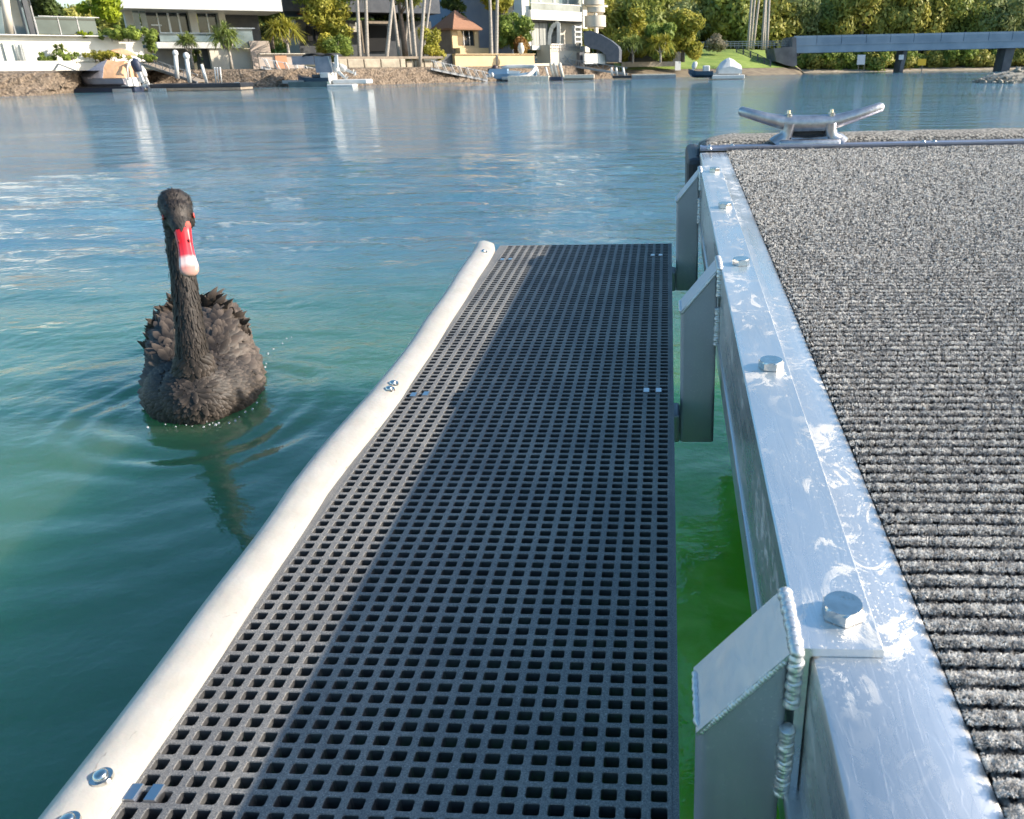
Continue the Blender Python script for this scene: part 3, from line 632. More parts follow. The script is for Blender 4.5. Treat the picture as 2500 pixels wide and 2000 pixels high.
    for bi,v0 in enumerate((.385,1.2,2.02)):
        v1=v0+.055; mb=MB()
        # upright with mitred top, rounded vertical corners
        c=.006; zb=-.295
        fp=[(.0200+c,v0),(.0745-c,v0),(.0745,v0+c),(.0745,v1-c),(.0745-c,v1),(.0200+c,v1),(.0200,v1-c),(.0200,v0+c)]
        cr=[]
        def rc(cu,cv,a0):
            return [(cu+c*math.cos(a0+t*PI/8),cv+c*math.sin(a0+t*PI/8)) for t in range(5)]
        fp=rc(.0200+c,v0+c,PI)+rc(.0745-c,v0+c,1.5*PI)+rc(.0745-c,v1-c,0)+rc(.0200+c,v1-c,.5*PI)
        ztop=lambda u:-.0715+(u-.020)*(.0665/.0545)
        n=len(fp); vs=[(p[0],p[1],zb) for p in fp]+[(p[0],p[1],ztop(p[0])) for p in fp]
        mb.add(vs,[(k,(k+1)%n,n+(k+1)%n,n+k) for k in range(n)]+[tuple(range(n))[::-1]])
        br=auto(dp('bracket',mb,A_post,o),50)
        # arm below the mesh
        ar=MB(); ar.rbox(-.44,.0195,v0+.002,v1-.002,-.298,-.247,.004); dp('arm',ar,A_post,br)
        # mitre cap plate
        cp=MB(); e=.0015
        q=[(.0190,v0-e),(.0760,v0-e),(.0760,v1+e),(.0190,v1+e)]
        cp.add([(p[0],p[1],ztop(p[0])-.0005) for p in q]+[(p[0]-.001,p[1],ztop(p[0])+.0028) for p in q],[(0,3,2,1),(4,5,6,7),(0,1,5,4),(1,2,6,5),(2,3,7,6),(3,0,4,7)])
        auto(dp('cap',cp,alu_material('bracket_cap_aluminium_%d'%bi,True,(.62,.63,.66),.45,(1,1,1),.66) if bi==0 else bpy.data.materials['bracket_cap_aluminium_0'],br))
        # weld beads: front cap edge, ridge, vertical runs
        def bead(pts,r,name='weld_bead',pitch=.0030,sq=1):
            w=MB(); P=[Vector(p) for p in pts]; L=[0]
            for a,b in zip(P[:-1],P[1:]): L.append(L[-1]+(b-a).length)
            n=max(6,int(L[-1]/pitch*5)); pp=[];rr=[]
            for i in range(n+1):
                t=L[-1]*i/n; k=max(j for j in range(len(L)) if L[j]<=t+1e-9); k=min(k,len(P)-2); s=(t-L[k])/max(1e-9,L[k+1]-L[k])
                p=P[k].lerp(P[k+1],s); saw=(t/pitch)%1
                e=min(1,(t+.0009)/.004,(L[-1]-t+.0009)/.004)**.5
                wob=math.sin(t*900+bi)*.0003
                pp.append(p+Vector((wob,0,wob))); rr.append(r*e*(.86+.2*saw+.07*math.sin(t*410)))
            w.tube(pp,rr,10); return auto(dp(name,w,A_weld,br),80)
        zc=lambda u:ztop(u)+.002
        bead([(.0195,v0+.001,zc(.0195)-.003),(.034,v0-.0005,zc(.034)-.002),(.054,v0-.0005,zc(.054)-.002),(.072,v0+.0005,zc(.072)-.002)],.0026,pitch=.0026)
        bead([(.0765,v1,.0),(.0768,v0+.02,.0005),(.0770,v0-.001,-.002),(.0768,v0-.002,-.012),(.0765,v0-.002,-.046)],.0049,pitch=.0036)
        bead([(.0755,v0-.001,-.062),(.0755,v0-.0015,-.09),(.0745,v0-.001,-.125)],.0053,pitch=.0038)
        bead([(.0190,v0+.003,-.069),(.0188,v1-.003,-.069)],.0024,pitch=.003)
    return o
build_platform()
# ------------------------------------------------------------------ black swan
M_plume=mat('black_brown_plumage',(.010,.008,.007),(.055,.042,.034),scale=38,rough=.6,bump=.004,bscale=90,lo=.35,hi=.7,sheen=.2)
def feather_material():
    m=bpy.data.materials.new('ruffled_feather'); m.use_nodes=True; nt=m.node_tree; b=nt.nodes['Principled BSDF']; L=nt.links.new
    at_=nt.nodes.new('ShaderNodeAttribute'); at_.attribute_name='tip'
    cr=nt.nodes.new('ShaderNodeValToRGB'); cr.color_ramp.elements[0].position=.35; cr.color_ramp.elements[0].color=(.026,.021,.018,1); cr.color_ramp.elements[1].position=1; cr.color_ramp.elements[1].color=(.125,.098,.080,1)
    L(at_.outputs['Fac'],cr.inputs[0]); L(cr.outputs[0],b.inputs['Base Color']); b.inputs['Roughness'].default_value=.55; b.inputs['Specular IOR Level'].default_value=.35; return m
def build_swan():
    O=Vector((SWX,SWY,0))
    o=thing('black_swan','black swan with ruffled brown-black feathers and red bill swimming towards the camera','swan',(0,0,0))
    bm=bmesh.new()
    def ell(c,r,rot=None):
        mat_=Matrix.Translation(c)@(rot or Matrix())@Matrix.Diagonal((*r,1)); bmesh.ops.create_uvsphere(bm,u_segments=28,v_segments=18,radius=1,matrix=mat_)
    ell((0,.13,.03),(.170,.38,.17)); ell((.0,-.04,.03),(.170,.20,.145)); ell((-.068,.22,.095),(.082,.34,.145)); ell((.068,.22,.095),(.082,.34,.145))
    ell((0,.55,.10),(.07,.20,.045),Matrix.Rotation(.15,4,'X'))
    ell((.0,-.13,.045),(.115,.125,.12))
    mb=MB()
    path=[(0,-.10,.02),(.0,-.145,.10),(.005,-.168,.17),(.011,-.165,.25),(.018,-.148,.34),(.024,-.125,.43),(.028,-.103,.52),(.032,-.088,.585),(.037,-.088,.625)]
    mb.tube(path,[.10,.072,.050,.041,.0365,.0345,.034,.0355,.039],20)
    mb.tube([(.038,-.085,.635),(.044,-.125,.618),(.049,-.16,.596),(.0525,-.192,.572)],[.044,.041,.031,.0225],18)
    me=bpy.data.meshes.new('t'); me.from_pydata(mb.v,[],mb.f); bm.from_mesh(me)
    ell((.040,-.088,.640),(.0470,.052,.046)); ell((.046,-.130,.622),(.040,.045,.036))
    ell((.022,-.115,.606),(.022,.035,.030)); ell((.068,-.130,.600),(.020,.035,.030))
    me2=bpy.data.meshes.new('body'); bm.to_mesh(me2); bm.free()
    tmp=bpy.data.objects.new('tmp',me2); COL.objects.link(tmp)
    md=tmp.modifiers.new('r','REMESH'); md.mode='VOXEL'; md.voxel_size=.0055; md.use_smooth_shade=True
    md=tmp.modifiers.new('s','SMOOTH'); md.factor=.6; md.iterations=9
    dg=bpy.context.evaluated_depsgraph_get(); bme=bpy.data.meshes.new_from_object(tmp.evaluated_get(dg)); bme.name='swan_body'
    bpy.data.objects.remove(tmp)
    body=bpy.data.objects.new('body',bme); COL.objects.link(body); body.parent=o; bme.materials.clear(); bme.materials.append(M_plume)
    bme.polygons.foreach_set('use_smooth',[True]*len(bme.polygons))
    nf=len(bme.polygons); C=np.zeros(nf*3); bme.polygons.foreach_get('center',C); C=C.reshape(-1,3); Nn=np.zeros(nf*3); bme.polygons.foreach_get('normal',Nn); Nn=Nn.reshape(-1,3); Ar=np.zeros(nf); bme.polygons.foreach_get('area',Ar)
    rng=np.random.RandomState(11)
    def feathers(mask, n, Lh, Wd, lift, tipc, flow, jitter=.35, curl=0.2):
        w=Ar*mask; idx=rng.choice(nf,n,p=w/w.sum()); p=C[idx]+rng.normal(size=(n,3))*.002; nn=Nn[idx]
        d=flow(p); d=d+rng.normal(size=(n,3))*jitter*.5; d-=nn*(d*nn).sum(1)[:,None]; d/=np.linalg.norm(d,axis=1)[:,None]+1e-9
        s=np.cross(nn,d); L_=Lh*rng.uniform(.7,1.25,n)[:,None]; W_=Wd*rng.uniform(.8,1.2,n)[:,None]
        ts=[0,.35,.7,.92,1.0]; ws=[.45,1,.95,.6,.12]; V=[];T=[]
        for t,wq in zip(ts,ws):
            base=p+d*L_*t+nn*(lift*L_*t+ (curl*L_*t**3)); 
            V+= [base-s*W_*wq*.5-nn*W_*.10*wq, base+nn*W_*.06, base+s*W_*wq*.5-nn*W_*.10*wq]; T+=[t*tipc+.0]*3
        V=np.stack(V,1); T=np.tile(np.array(T),(n,1))*rng.uniform(.6,1.15,(n,1)); b0=(np.arange(n)*15)[:,None]
        f=[]
        for k in range(4):
            for q in (0,1): f.append(np.stack([b0[:,0]+3*k+q,b0[:,0]+3*k+q+1,b0[:,0]+3*k+q+4,b0[:,0]+3*k+q+3],-1))
        return V.reshape(-1,3),np.concatenate(f),T.reshape(-1)
    y,z,x=C[:,1],C[:,2],C[:,0]
    neck=(z>.20)&(y<.0); headm=(z>.545)
    bodym=(~neck)&(z>-.03)
    back=lambda p: np.stack([np.sign(p[:,0])*.25+0*p[:,0],np.full(len(p),.9),np.where(p[:,1]<0,.25,-.15)],-1)
    side=lambda p: np.stack([p[:,0]*1.5,np.full(len(p),.8),-.5+0*p[:,0]],-1)
    down=lambda p: np.stack([0*p[:,0],.1+0*p[:,0],np.full(len(p),-1.0)],-1)
    hd=lambda p: np.stack([0*p[:,0],np.full(len(p),.8),np.full(len(p),.15)],-1)
    fm=feather_material()
    sets=[feathers(bodym*(y<-.02),4600,.030,.015,.015,.70,side,.10,.05),
          feathers(bodym*((y>=-.08)*(z>-.02)),2400,.050,.026,.08,.9,side,.10,.22),
          feathers((neck&~headm)*1.0,3600,.020,.0055,.0,.62,down,.10,.03),
          feathers(headm*1.0*((y<-.17)==0),1300,.010,.004,.01,.55,hd,.2,.03)]
    V=np.vstack([s[0] for s in sets]); fo=0; Fs=[]
    for s in sets: Fs.append(s[1]+fo); fo+=len(s[0])
    pl=mk('plumage',V,np.vstack(Fs),fm,o,smooth=True,local=True); a=pl.data.attributes.new('tip','FLOAT','POINT'); a.data.foreach_set('value',np.concatenate([s[2] for s in sets]).astype(np.float32))
    # curled scapular feathers standing along the back of both wings
    for s in (-1,1):
        vs=[];fs=[];tp=[]
        for k in range(46):
            t=k/45.; px=s*(.025+.115*t**.8+random.uniform(-.008,.008)); py=.30-.16*t+random.uniform(-.03,.03); pz=.258-.10*t**1.6+random.uniform(-.012,.006)
            L_=.058*random.uniform(.6,1.3); W_=.032*random.uniform(.8,1.2); base=Vector((px,py,pz-.02)); out=Vector((s*(.10+.35*t)+random.uniform(-.3,.3),-.25+random.uniform(-.4,.3),1)).normalized(); sd_=out.cross(Vector((0,1,0))).normalized(); cu=Vector((s*random.uniform(-.2,.9),random.uniform(-.7,.5),0))
            b=len(vs)
            for q,wq in ((0,.7),(.3,1),(.6,.8),(.85,.42),(1,.04)):
                c_=base+out*L_*q+cu*(L_*.55*q*q*q); vs+=[c_-sd_*W_*wq*.5,c_+Vector((0,-.003,0)),c_+sd_*W_*wq*.5]; tp+=[q*1.0]*3
            for j in range(4):
                for q in (0,1): fs.append((b+3*j+q,b+3*j+q+1,b+3*j+q+4,b+3*j+q+3))
        wf=mk('curled_wing_feathers',[tuple(v) for v in vs],fs,fm,o,smooth=True,local=True); a=wf.data.attributes.new('tip','FLOAT','POINT'); a.data.foreach_set('value',np.array(tp,dtype=np.float32))
    # bill
    def bill_mat():
        m=bpy.data.materials.new('red_bill'); m.use_nodes=True; nt=m.node_tree; b=nt.nodes['Principled BSDF']; L=nt.links.new
        at_=nt.nodes.new('ShaderNodeAttribute'); at_.attribute_name='t'; cr=nt.nodes.new('ShaderNodeValToRGB'); e=cr.color_ramp.elements
        e[0].position=0; e[0].color=(.62,.13,.09,1); e[1].position=.1; e[1].color=(.72,.025,.03,1)
        for p,c in ((.35,(.74,.02,.03,1)),(.60,(.70,.05,.07,1)),(.67,(.74,.55,.53,1)),(.77,(.76,.60,.57,1)),(.85,(.66,.28,.24,1)),(1,(.52,.33,.26,1))): q=e.new(p); q.color=c
        L(at_.outputs['Fac'],cr.inputs[0]); L(cr.outputs[0],b.inputs['Base Color']); b.inputs['Roughness'].default_value=.32; return m
    A=Vector((.0535,-.176,.590)); B=Vector((.056,-.262,.458)); ax=(B-A).normalized(); sx=Vector((1,0,0)); sx=(sx-ax*sx.dot(ax)).normalized(); up=sx.cross(ax).normalized()
    if up.y>0: up=-up
    rows=[(-.12,.020,.004),(0,.0245,.021),(.15,.0225,.0195),(.35,.0205,.0165),(.55,.021,.0145),(.70,.0235,.0135),(.82,.0262,.0130),(.91,.0245,.0115),(.97,.018,.0085),(1.0,.0085,.004)]
    vs=[];fs=[];tt=[];n=28
    for (t,w,h) in rows:
        c_=A.lerp(B,t)
        for k in range(n):
            a=2*PI*k/n; cx_,sy_=math.cos(a),math.sin(a); hh=h*(1 if sy_>0 else .75)
            groove=-.0022 if (sy_>.2 and .25<abs(cx_)<.45 and .1<t<.9) else 0
            vs.append(c_+sx*(w*cx_*abs(cx_)**-.15 if abs(cx_)>.01 else 0)+up*(hh*sy_+groove)); tt.append(t)
    for i in range(len(rows)-1):
        for k in range(n): fs.append((i*n+k,i*n+(k+1)%n,(i+1)*n+(k+1)%n,(i+1)*n+k))
    fs.append(tuple(range((len(rows)-1)*n,len(rows)*n)))
    bl_=mk('bill',[tuple(v) for v in vs],fs,bill_mat(),o,smooth=True,local=True); a=bl_.data.attributes.new('t','FLOAT','POINT'); a.data.foreach_set('value',np.array(tt,dtype=np.float32))
    # dark feathered wedge running down onto the bill
    w=MB(); w.add([tuple(A+ax*-.012+up*.020+sx*-.020),tuple(A+ax*-.012+up*.020+sx*.020),tuple(A+ax*-.02+up*.029),tuple(A+ax*.030+up*.0205),tuple(A+ax*.012+sx*-.009+up*.0205),tuple(A+ax*.012+sx*.009+up*.0205),tuple(A+ax*.01+up*.024)],
        [(0,4,6,2),(2,6,5,1),(4,3,6),(6,3,5)]); part('forehead_wedge',w,M_plume,o,smooth=True,local=True)
    for s in (-1,1):
        nm=MB(); nm.sphere(A+ax*.055+sx*s*.0135+up*.0140,(.0022,.0035,.0065),8,6); part('nostril',nm,mat('dark_nostril',(.18,.01,.01),rough=.5),bl_,smooth=True,local=True)
    for s in (-1,1):
        e=MB(); c_=Vector((.0475+s*.0385,-.146,.612)); e.sphere(c_,(.0048,.006,.006),14,10); ey=part('eye',e,mat('dark_red_eye',(.20,.01,.008),rough=.05,spec=.9),o,smooth=True,local=True)
        e=MB(); 
        pts=[(c_.x+s*.0022,c_.y+.0072*math.cos(k*PI/6),c_.z+.0068*math.sin(k*PI/6)) for k in range(13)]; e.tube(pts,.0018,6); part('eye_ring',e,mat('red_eye_ring',(.62,.10,.07),rough=.5),ey,smooth=True,local=True)
    o.location=O; o.rotation_euler=(0,0,SWR)
    # droplets thrown up by the breast
    dm=bpy.data.materials.new('water_drop'); dm.use_nodes=True; q=dm.node_tree.nodes['Principled BSDF']; q.inputs['Base Color'].default_value=(.95,.97,1,1); q.inputs['Roughness'].default_value=.03; q.inputs['IOR'].default_value=1.333; q.inputs['Transmission Weight'].default_value=.75
    d=MB(); rr=random.Random(4)
    for (px,py) in ((505,1032),(512,1040),(520,1036),(528,1044),(535,1037),(498,1046),(455,1040),(405,1042),(362,1050),(560,1036),(585,1022),(600,1012),(617,1002),(628,988),(640,975),(650,890),(648,902),(632,880),(655,868),(668,858),(690,842),(700,830),(712,826),(575,1030),(470,1045),(430,1046)):
        X,Y=onwater(px,py); r=rr.uniform(.0018,.0046); d.sphere((X,Y,r*.9+rr.uniform(0,.006)),(r,r,r),8,6)
    tag(part('water_droplets',d,dm,None,smooth=True),kind='stuff')
build_swan()
# ------------------------------------------------------------------ far shore
FRAME=[0,1250]
def frame(phi,px): FRAME[0]=math.radians(phi); FRAME[1]=px
def onplane(px, Y, py=150):
    "point on the facade plane (turned by FRAME) that passes the anchor column at distance Y"
    c,s_=math.cos(FRAME[0]),math.sin(FRAME[0]); A=at(FRAME[1],py,Y); r=R@ray(px,py)
    t=(A[0]*s_-A[1]*c)/(r[0]*s_-r[1]*c); return float(r[0]*t),float(r[1]*t)
def pb(mb, px0,px1,py0,py1,Y,dep=1.0,b=0):
    pm=(px0+px1)/2; p0=onplane(px0,Y,py1); p1=onplane(px1,Y,py1); ym=(p0[1]+p1[1])/2
    z0=at(pm,py1,ym)[2]; z1=at(pm,py0,ym)[2]; ph=math.atan2(p1[1]-p0[1],p1[0]-p0[0]); L=math.dist(p0,p1)
    q=MB(); (q.rbox(0,L,0,dep,z0,z1,b) if b else q.box(0,L,0,dep,z0,z1)); c,s_=math.cos(ph),math.sin(ph)
    return mb.add([(p0[0]+x*c-y*s_,p0[1]+x*s_+y*c,z) for x,y,z in q.v],q.f)
def bpart(name,m,parent,*boxes,b=0):
    if name in ('opening','lower_wall','upper_frame','upper_planter') and len(boxes)>1:
        return [bpart(name,m,parent,q,b=b) for q in boxes][-1]
    mb=MB()
    for q in boxes: pb(mb,*q,b=b)
    return part(name,mb,m,parent)
def base(px,py,Y): return at(px,py,Y)
# -- white house with the long overhanging balcony
frame(32,490)
h=thing('white_house','large white modern house with long overhanging balcony above dark window wall','house',base(490,172,69))
bpart('balcony',M_white2,h,(285,690,-42,24,67,6))
bpart('upper_wall',M_white2,h,(300,700,-150,-78,70,9)); bpart('roof',M_grey,h,(270,720,-160,-150,69,12))
bpart('upper_glass',M_glassdark,h,(300,690,-78,-42,70.5,.2))
bpart('lower_wall',M_white,h,(318,338,24,102,70,1.5),(473,492,24,102,70,1.2),(545,560,24,100,70,1.2))
w=bpart('window',M_glassdark,h,(365,473,26,102,71,.15)); bpart('window_frame',M_alu,w,(365,369,26,102,70.9,.1),(395,398,26,102,70.9,.1),(420,425,26,102,70.9,.1),(445,449,26,102,70.9,.1),(365,473,26,29,70.9,.1),(369,395,60,63,70.92,.06))
w=bpart('window',M_glassdark,h,(492,545,26,96,71,.15)); bpart('window_frame',M_alu,w,(514,517,26,96,70.9,.1),(538,541,26,96,70.9,.1),(492,545,26,28,70.9,.1))
bpart('corner_glass',M_glassblue,h,(338,352,26,100,69.2,.1),(352,366,26,84,69.6,.1))
bpart('curtain',M_curtain,h,(367,394,45,100,71.3,.1),(399,418,52,101,71.3,.1))
bpart('recess',M_dgrey,h,(560,640,28,104,72,.3)); bpart('terrace_slab',M_white2,h,(385,540,103,118,68.2,4))
gb=bpart('glass_balustrade',M_glassblue,h,(392,540,82,102,68.4,.03),(560,622,70,118,67.9,.03)); bpart('handrail',M_alu,gb,(392,540,80,82,68.36,.1),(560,622,68,70,67.86,.1))
bpart('basement_wall',M_grey,h,(385,470,118,170,70.5,2)); bpart('basement_wall',M_cream,h,(520,640,118,171,68.2,3)); bpart('dark_opening',M_dgrey,h,(500,532,120,168,69,.1))
for i in range(6):
    f=MB(); x0=xat(400+i*26,68.5); z0=zat(100,68.5); f.sphere((x0,68.7,z0+.1),(.25,.2,.22),8,6)
bpart('garden_wall',M_peach,h,(620,668,100,172,67.4,.3))
# -- glass building at the far left
frame(45,60)
g=thing('glass_house','tall glass fronted house with slanted round pillar at the left edge','house',base(10,88,60))
bpart('glass_wall',M_glassblue,g,(-420,92,-160,85,61,.2)); fr=MB()
for px in (-380,-300,-220,-140,-60,-12,38,66,92): pb(fr,px,px+3,-160,86,60.9,.12)
pb(fr,-420,94,-162,-155,60.8,8); pb(fr,-420,94,-20,-10,60.85,.2); part('window_frame',fr,M_grey,g)
mb=MB(); mb.tube([at(8,-30,59.3),at(24,88,59.3)],[.24,.24],12); part('pillar',mb,M_cream,g,smooth=True)
bpart('dark_mullion',M_dgrey,g,(76,88,-160,86,60.4,.3)); bpart('side_wall',M_white,g,(-420,-380,-160,180,58,3))
# -- white retaining walls
frame(46,150)
t=thing('retaining_wall','tall cream white retaining wall below the glass balustrade','wall',base(150,182,56))
bpart('upper_wall',M_white,t,(-420,357,86,152,56.2,.5)); bpart('lower_wall',M_white,t,(-420,192,150,183,53.4,.4),(192,352,152,178,55.6,.4)); bpart('wall_coping',M_white2,t,(-420,358,84,86.5,56.1,.7))
bpart('planter_bed',M_soil,t,(-420,190,152,156,53.9,2.2))
gt=bpart('gate_panel',mat('pale_green_gate',(.48,.52,.48),(.55,.58,.54),scale=2,rough=.6),t,(20,70,104,158,56.05,.1))
st=MB()
for k in range(12): pb(st,50,64,108+k*4,109.6+k*4,56.0-.02*k,.04)
pb(st,49,50.2,106,157,55.9,.1); pb(st,64,65.2,106,157,55.9,.1); part('louvre',st,M_gal,gt)
t=thing('glass_balustrade','dark tinted glass balustrade on top of the tall cream wall','balustrade',base(170,86,56.3))
bpart('glass_panel',mat('smoked_glass',(.05,.08,.085),(.10,.14,.14),scale=.7,rough=.08,spec=.8),t,(94,240,42,84,56.4,.03)); bpart('handrail',M_alu,t,(94,242,40.5,42,56.35,.1)); bpart('post',M_alu,t,(94,95.5,42,85,56.36,.06)); bpart('post',M_alu,t,(150,151.5,42,85,56.36,.06)); bpart('post',M_alu,t,(196,197.5,42,85,56.36,.06))
# -- far houses in the gap behind the palms
frame(30,850)
t=thing('dark_house','dark house with deep shaded verandah behind the garden palms','house',base(850,140,82))
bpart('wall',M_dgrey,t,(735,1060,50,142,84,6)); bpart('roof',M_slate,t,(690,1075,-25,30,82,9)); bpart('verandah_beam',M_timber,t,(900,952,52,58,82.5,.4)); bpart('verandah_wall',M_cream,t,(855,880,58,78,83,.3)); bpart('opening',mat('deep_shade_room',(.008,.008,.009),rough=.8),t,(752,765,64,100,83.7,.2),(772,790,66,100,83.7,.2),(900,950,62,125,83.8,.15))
bpart('white_sign_panel',M_white2,t,(870,879,55,76,82.2,.1)); bpart('post',M_timber,t,(888,891,50,130,82.3,.2))
t=thing('red_wall_house','orange red gable of a house peeking between palms','house',base(745,40,86)); bpart('wall',M_redtile,t,(728,762,-60,36,85.5,.5)); bpart('gable_trim',M_white2,t,(718,734,10,26,85.3,.3)); bpart('roof',M_slate,t,(715,775,-75,-60,85,3))
frame(35,1190)
t=thing('blue_grey_house','tall plain blue-grey rendered house in shade behind the pavilion','house',base(1160,130,98)); bpart('wall',M_bluewall,t,(1120,1268,-130,132,98,7)); bpart('roof',M_slate,t,(1112,1275,-138,-130,97.5,8.5)); bpart('window',M_glassdark,t,(1150,1175,-70,-30,97.9,.05)); bpart('rear_wall',M_white,t,(1240,1256,-30,90,97.8,.15))
# -- pavilion with brown tiled roof
frame(45,1135)
t=thing('tiled_pavilion','small pavilion with brown tiled pyramid roof and cream walls above a yellow wall','pavilion',base(1135,130,82))
Yh=82; ax_,_,az_=at(1113,26,Yh+2.2); zr=zat(69,Yh,1130); fc=onplane(1112,Yh-.5); e1=onplane(1183,Yh-.5); d1=(e1[0]-fc[0],e1[1]-fc[1]); L1=math.hypot(*d1); d2=(-d1[1]/L1*3.6,d1[0]/L1*3.6)
q0=fc;q1=e1;q2=(e1[0]+d2[0],e1[1]+d2[1]);q3=(fc[0]+d2[0],fc[1]+d2[1]); cen=((q0[0]+q2[0])/2,(q0[1]+q2[1])/2)
rv=[(q[0],q[1],zr) for q in (q0,q1,q2,q3)]+[(cen[0],cen[1],az_)]
rv+=[(p[0],p[1],p[2]-.14) for p in rv[:4]]
o_=mk('roof',rv,[(0,1,4),(1,2,4),(2,3,4),(3,0,4),(5,6,1,0),(6,7,2,1),(7,8,3,2),(8,5,0,3),(8,7,6,5)],M_rooftile,t)
bpart('wall',mat('brownish_wall',(.30,.24,.2),(.24,.19,.16),scale=2,rough=.9),t,(1106,1173,71,130,Yh+.6,2.6)); w=bpart('window',M_glassdark,t,(1119,1160,75,112,Yh+.55,.05)); bpart('frame',M_yellow,w,(1106,1119,72,118,Yh+.4,.2),(1160,1169,72,118,Yh+.4,.2),(1106,1169,112,118,Yh+.38,.25),(1106,1169,71,75,Yh+.4,.2)); bpart('mullion',M_alu,w,(1133,1134.5,75,112,Yh+.5,.04),(1147,1148.5,75,112,Yh+.5,.04)); bpart('plinth',M_yellow,t,(1124,1194,117,133,Yh-.3,1))
frame(40,1210)
t=thing('yellow_wall','warm yellow rendered garden wall in two steps beside the pavilion','wall',base(1210,168,79)); bpart('wall',M_yellow,t,(1113,1306,133,170,79,.4)); bpart('wall_end',M_dgrey,t,(1075,1112,132,160,79.6,.4)); bpart('coping',M_yellow,t,(1112,1307,131.4,133.2,78.9,.6))
frame(30,690)
t=thing('orange_low_wall','low terracotta coloured boundary wall behind the white railed gangway','wall',base(690,168,68)); bpart('wall',M_peach,t,(636,745,132,172,67.6,.4)); bpart('patch',mat('terracotta_render',(.55,.28,.16),(.48,.25,.15),scale=2,rough=.9),t,(676,704,136,168,67.5,.08)); bpart('coping',M_cream,t,(634,745,130.5,132.4,67.5,.6))
# -- sandstone block wall
frame(35,930)
t=thing('stone_block_wall','low wall of big pale sandstone blocks on top of the rubble bank','wall',base(930,168,72))
xs=[828,850,890,931,978,992]
for i in range(5): bpart('block',M_stone,t,(xs[i]+1,xs[i+1]-.8,144,166,71.5,.6),b=.05)
for i,(a,b_) in enumerate(((993,1012),(1013,1036),(1037,1058),(1059,1080))): bpart('block',M_stone,t,(a+.6,b_-.6,148,165,72.5,.6),b=.05)
bpart('coping_ledge',M_timber,t,(826,1082,138,144,72.2,1.4))
# -- white modern apartment house
frame(48,1360)
t=thing('white_apartment_house','white modern house with wide glazed balcony and curtained ground floor beside yellow-green trees','house',base(1360,120,96))
Yw=95
bpart('corner_column',M_white,t,(1279,1297,-60,112,Yw,1.2)); bpart('balcony',M_white,t,(1297,1421,27,50,Yw-.6,3)); gb=bpart('balcony_glass',M_glassblue,t,(1297,1416,11,27,Yw-.5,.04)); bpart('handrail',M_alu,gb,(1297,1418,9.5,11,Yw-.55,.1))
bpart('upper_glazing',M_glassblue,t,(1297,1420,-60,14,Yw+2,.2)); bpart('upper_frame',M_white2,t,(1318,1322,-60,14,Yw+1.9,.1),(1352,1356,-60,14,Yw+1.9,.1),(1385,1389,-60,14,Yw+1.9,.1)); bpart('roof',M_white2,t,(1270,1432,-72,-60,Yw-1,8))
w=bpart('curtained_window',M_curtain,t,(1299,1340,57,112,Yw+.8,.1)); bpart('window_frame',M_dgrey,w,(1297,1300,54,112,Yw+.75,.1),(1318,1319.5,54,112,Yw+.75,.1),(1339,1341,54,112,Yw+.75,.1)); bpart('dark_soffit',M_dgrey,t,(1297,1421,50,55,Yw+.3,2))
arch=MB(); 
pts=[at(1341,110,Yw-.2),at(1342,85,Yw-.2),at(1347,68,Yw-.2),at(1356,58,Yw-.2),at(1364,56,Yw-.2),at(1364,110,Yw-.2)]
for a,b_ in zip(pts[:-1],pts[1:]): arch.bar(a,b_,.35,.4)
part('arch',arch,M_white,t); bpart('wall',M_cream,t,(1364,1421,52,112,Yw+1.5,1)); bpart('mirror_window',M_glassdark,t,(1345,1362,66,108,Yw+1.2,.1))
sf=MB()
for k in range(4): pb(sf,1404,1421,64+k*12,68+k*12,Yw-.8,.5)
pb(sf,1404,1406,62,112,Yw-.8,.4); pb(sf,1419,1421,62,112,Yw-.8,.4); part('slatted_screen',sf,M_white2,t)
t2=thing('round_white_tower','rounded white balcony tower stacked in curved tiers at the end of the white house','building',base(1450,75,98))
for (z0,z1,r,cx_) in ((38,66,1.15,1453),(18,30,.95,1455),(-10,12,1.1,1450),(-60,-30,1.0,1452)):
    mb=MB(); c_=at(cx_,z1,98); zt=zat(z0,98,cx_); mb.tube([(c_[0],98.5,c_[2]),(c_[0],98.5,zt)],[r,r],20); auto(part('curved_balcony',mb,M_cream,t2))
bpart('tower_column',M_white,t2,(1424,1434,-60,70,97.2,.8),(1455,1459,-60,80,97.6,.3)); bpart('core',M_glassdark,t2,(1434,1474,-60,70,99.5,.5)); bpart('tower_roof',M_cream,t2,(1430,1484,11,16,96.5,3)); bpart('tower_post',M_alu,t2,(1457,1461,64,82,98,.2))
# -- terrace, stairs and grey canopy
frame(45,1390)
t=thing('white_terrace','white stepped boat terrace with stairs and rails under the white house','terrace',base(1390,165,88))
bpart('terrace_wall',M_cream,t,(1345,1418,110,168,88,2)); bpart('upper_planter',M_white,t,(1300,1345,112,122,90,1),(1418,1440,113,128,89,1)); bpart('low_wall',M_cream,t,(1290,1348,155,166,86,.5))
rl=MB()
for k in range(14): pb(rl,1348+k*5.2,1349+k*5.2,108,124,87.8,.05)
pb(rl,1346,1420,107.5,109,87.78,.06); pb(rl,1346,1420,115,116,87.78,.05); part('railing',rl,M_alu,t)
br=MB()
for (a,b_,c_,d) in ((1352,160,1372,128),(1372,160,1352,130),(1374,158,1398,128),(1398,160,1374,130),(1398,158,1416,130)): br.bar(at(a,b_,87.6),at(c_,d,87.6),.06,.06)
part('brace',br,M_gal,t)
frame(40,1470)
t=thing('grey_shade_canopy','large slate grey curved canopy over the boat terrace','canopy',base(1470,165,88))
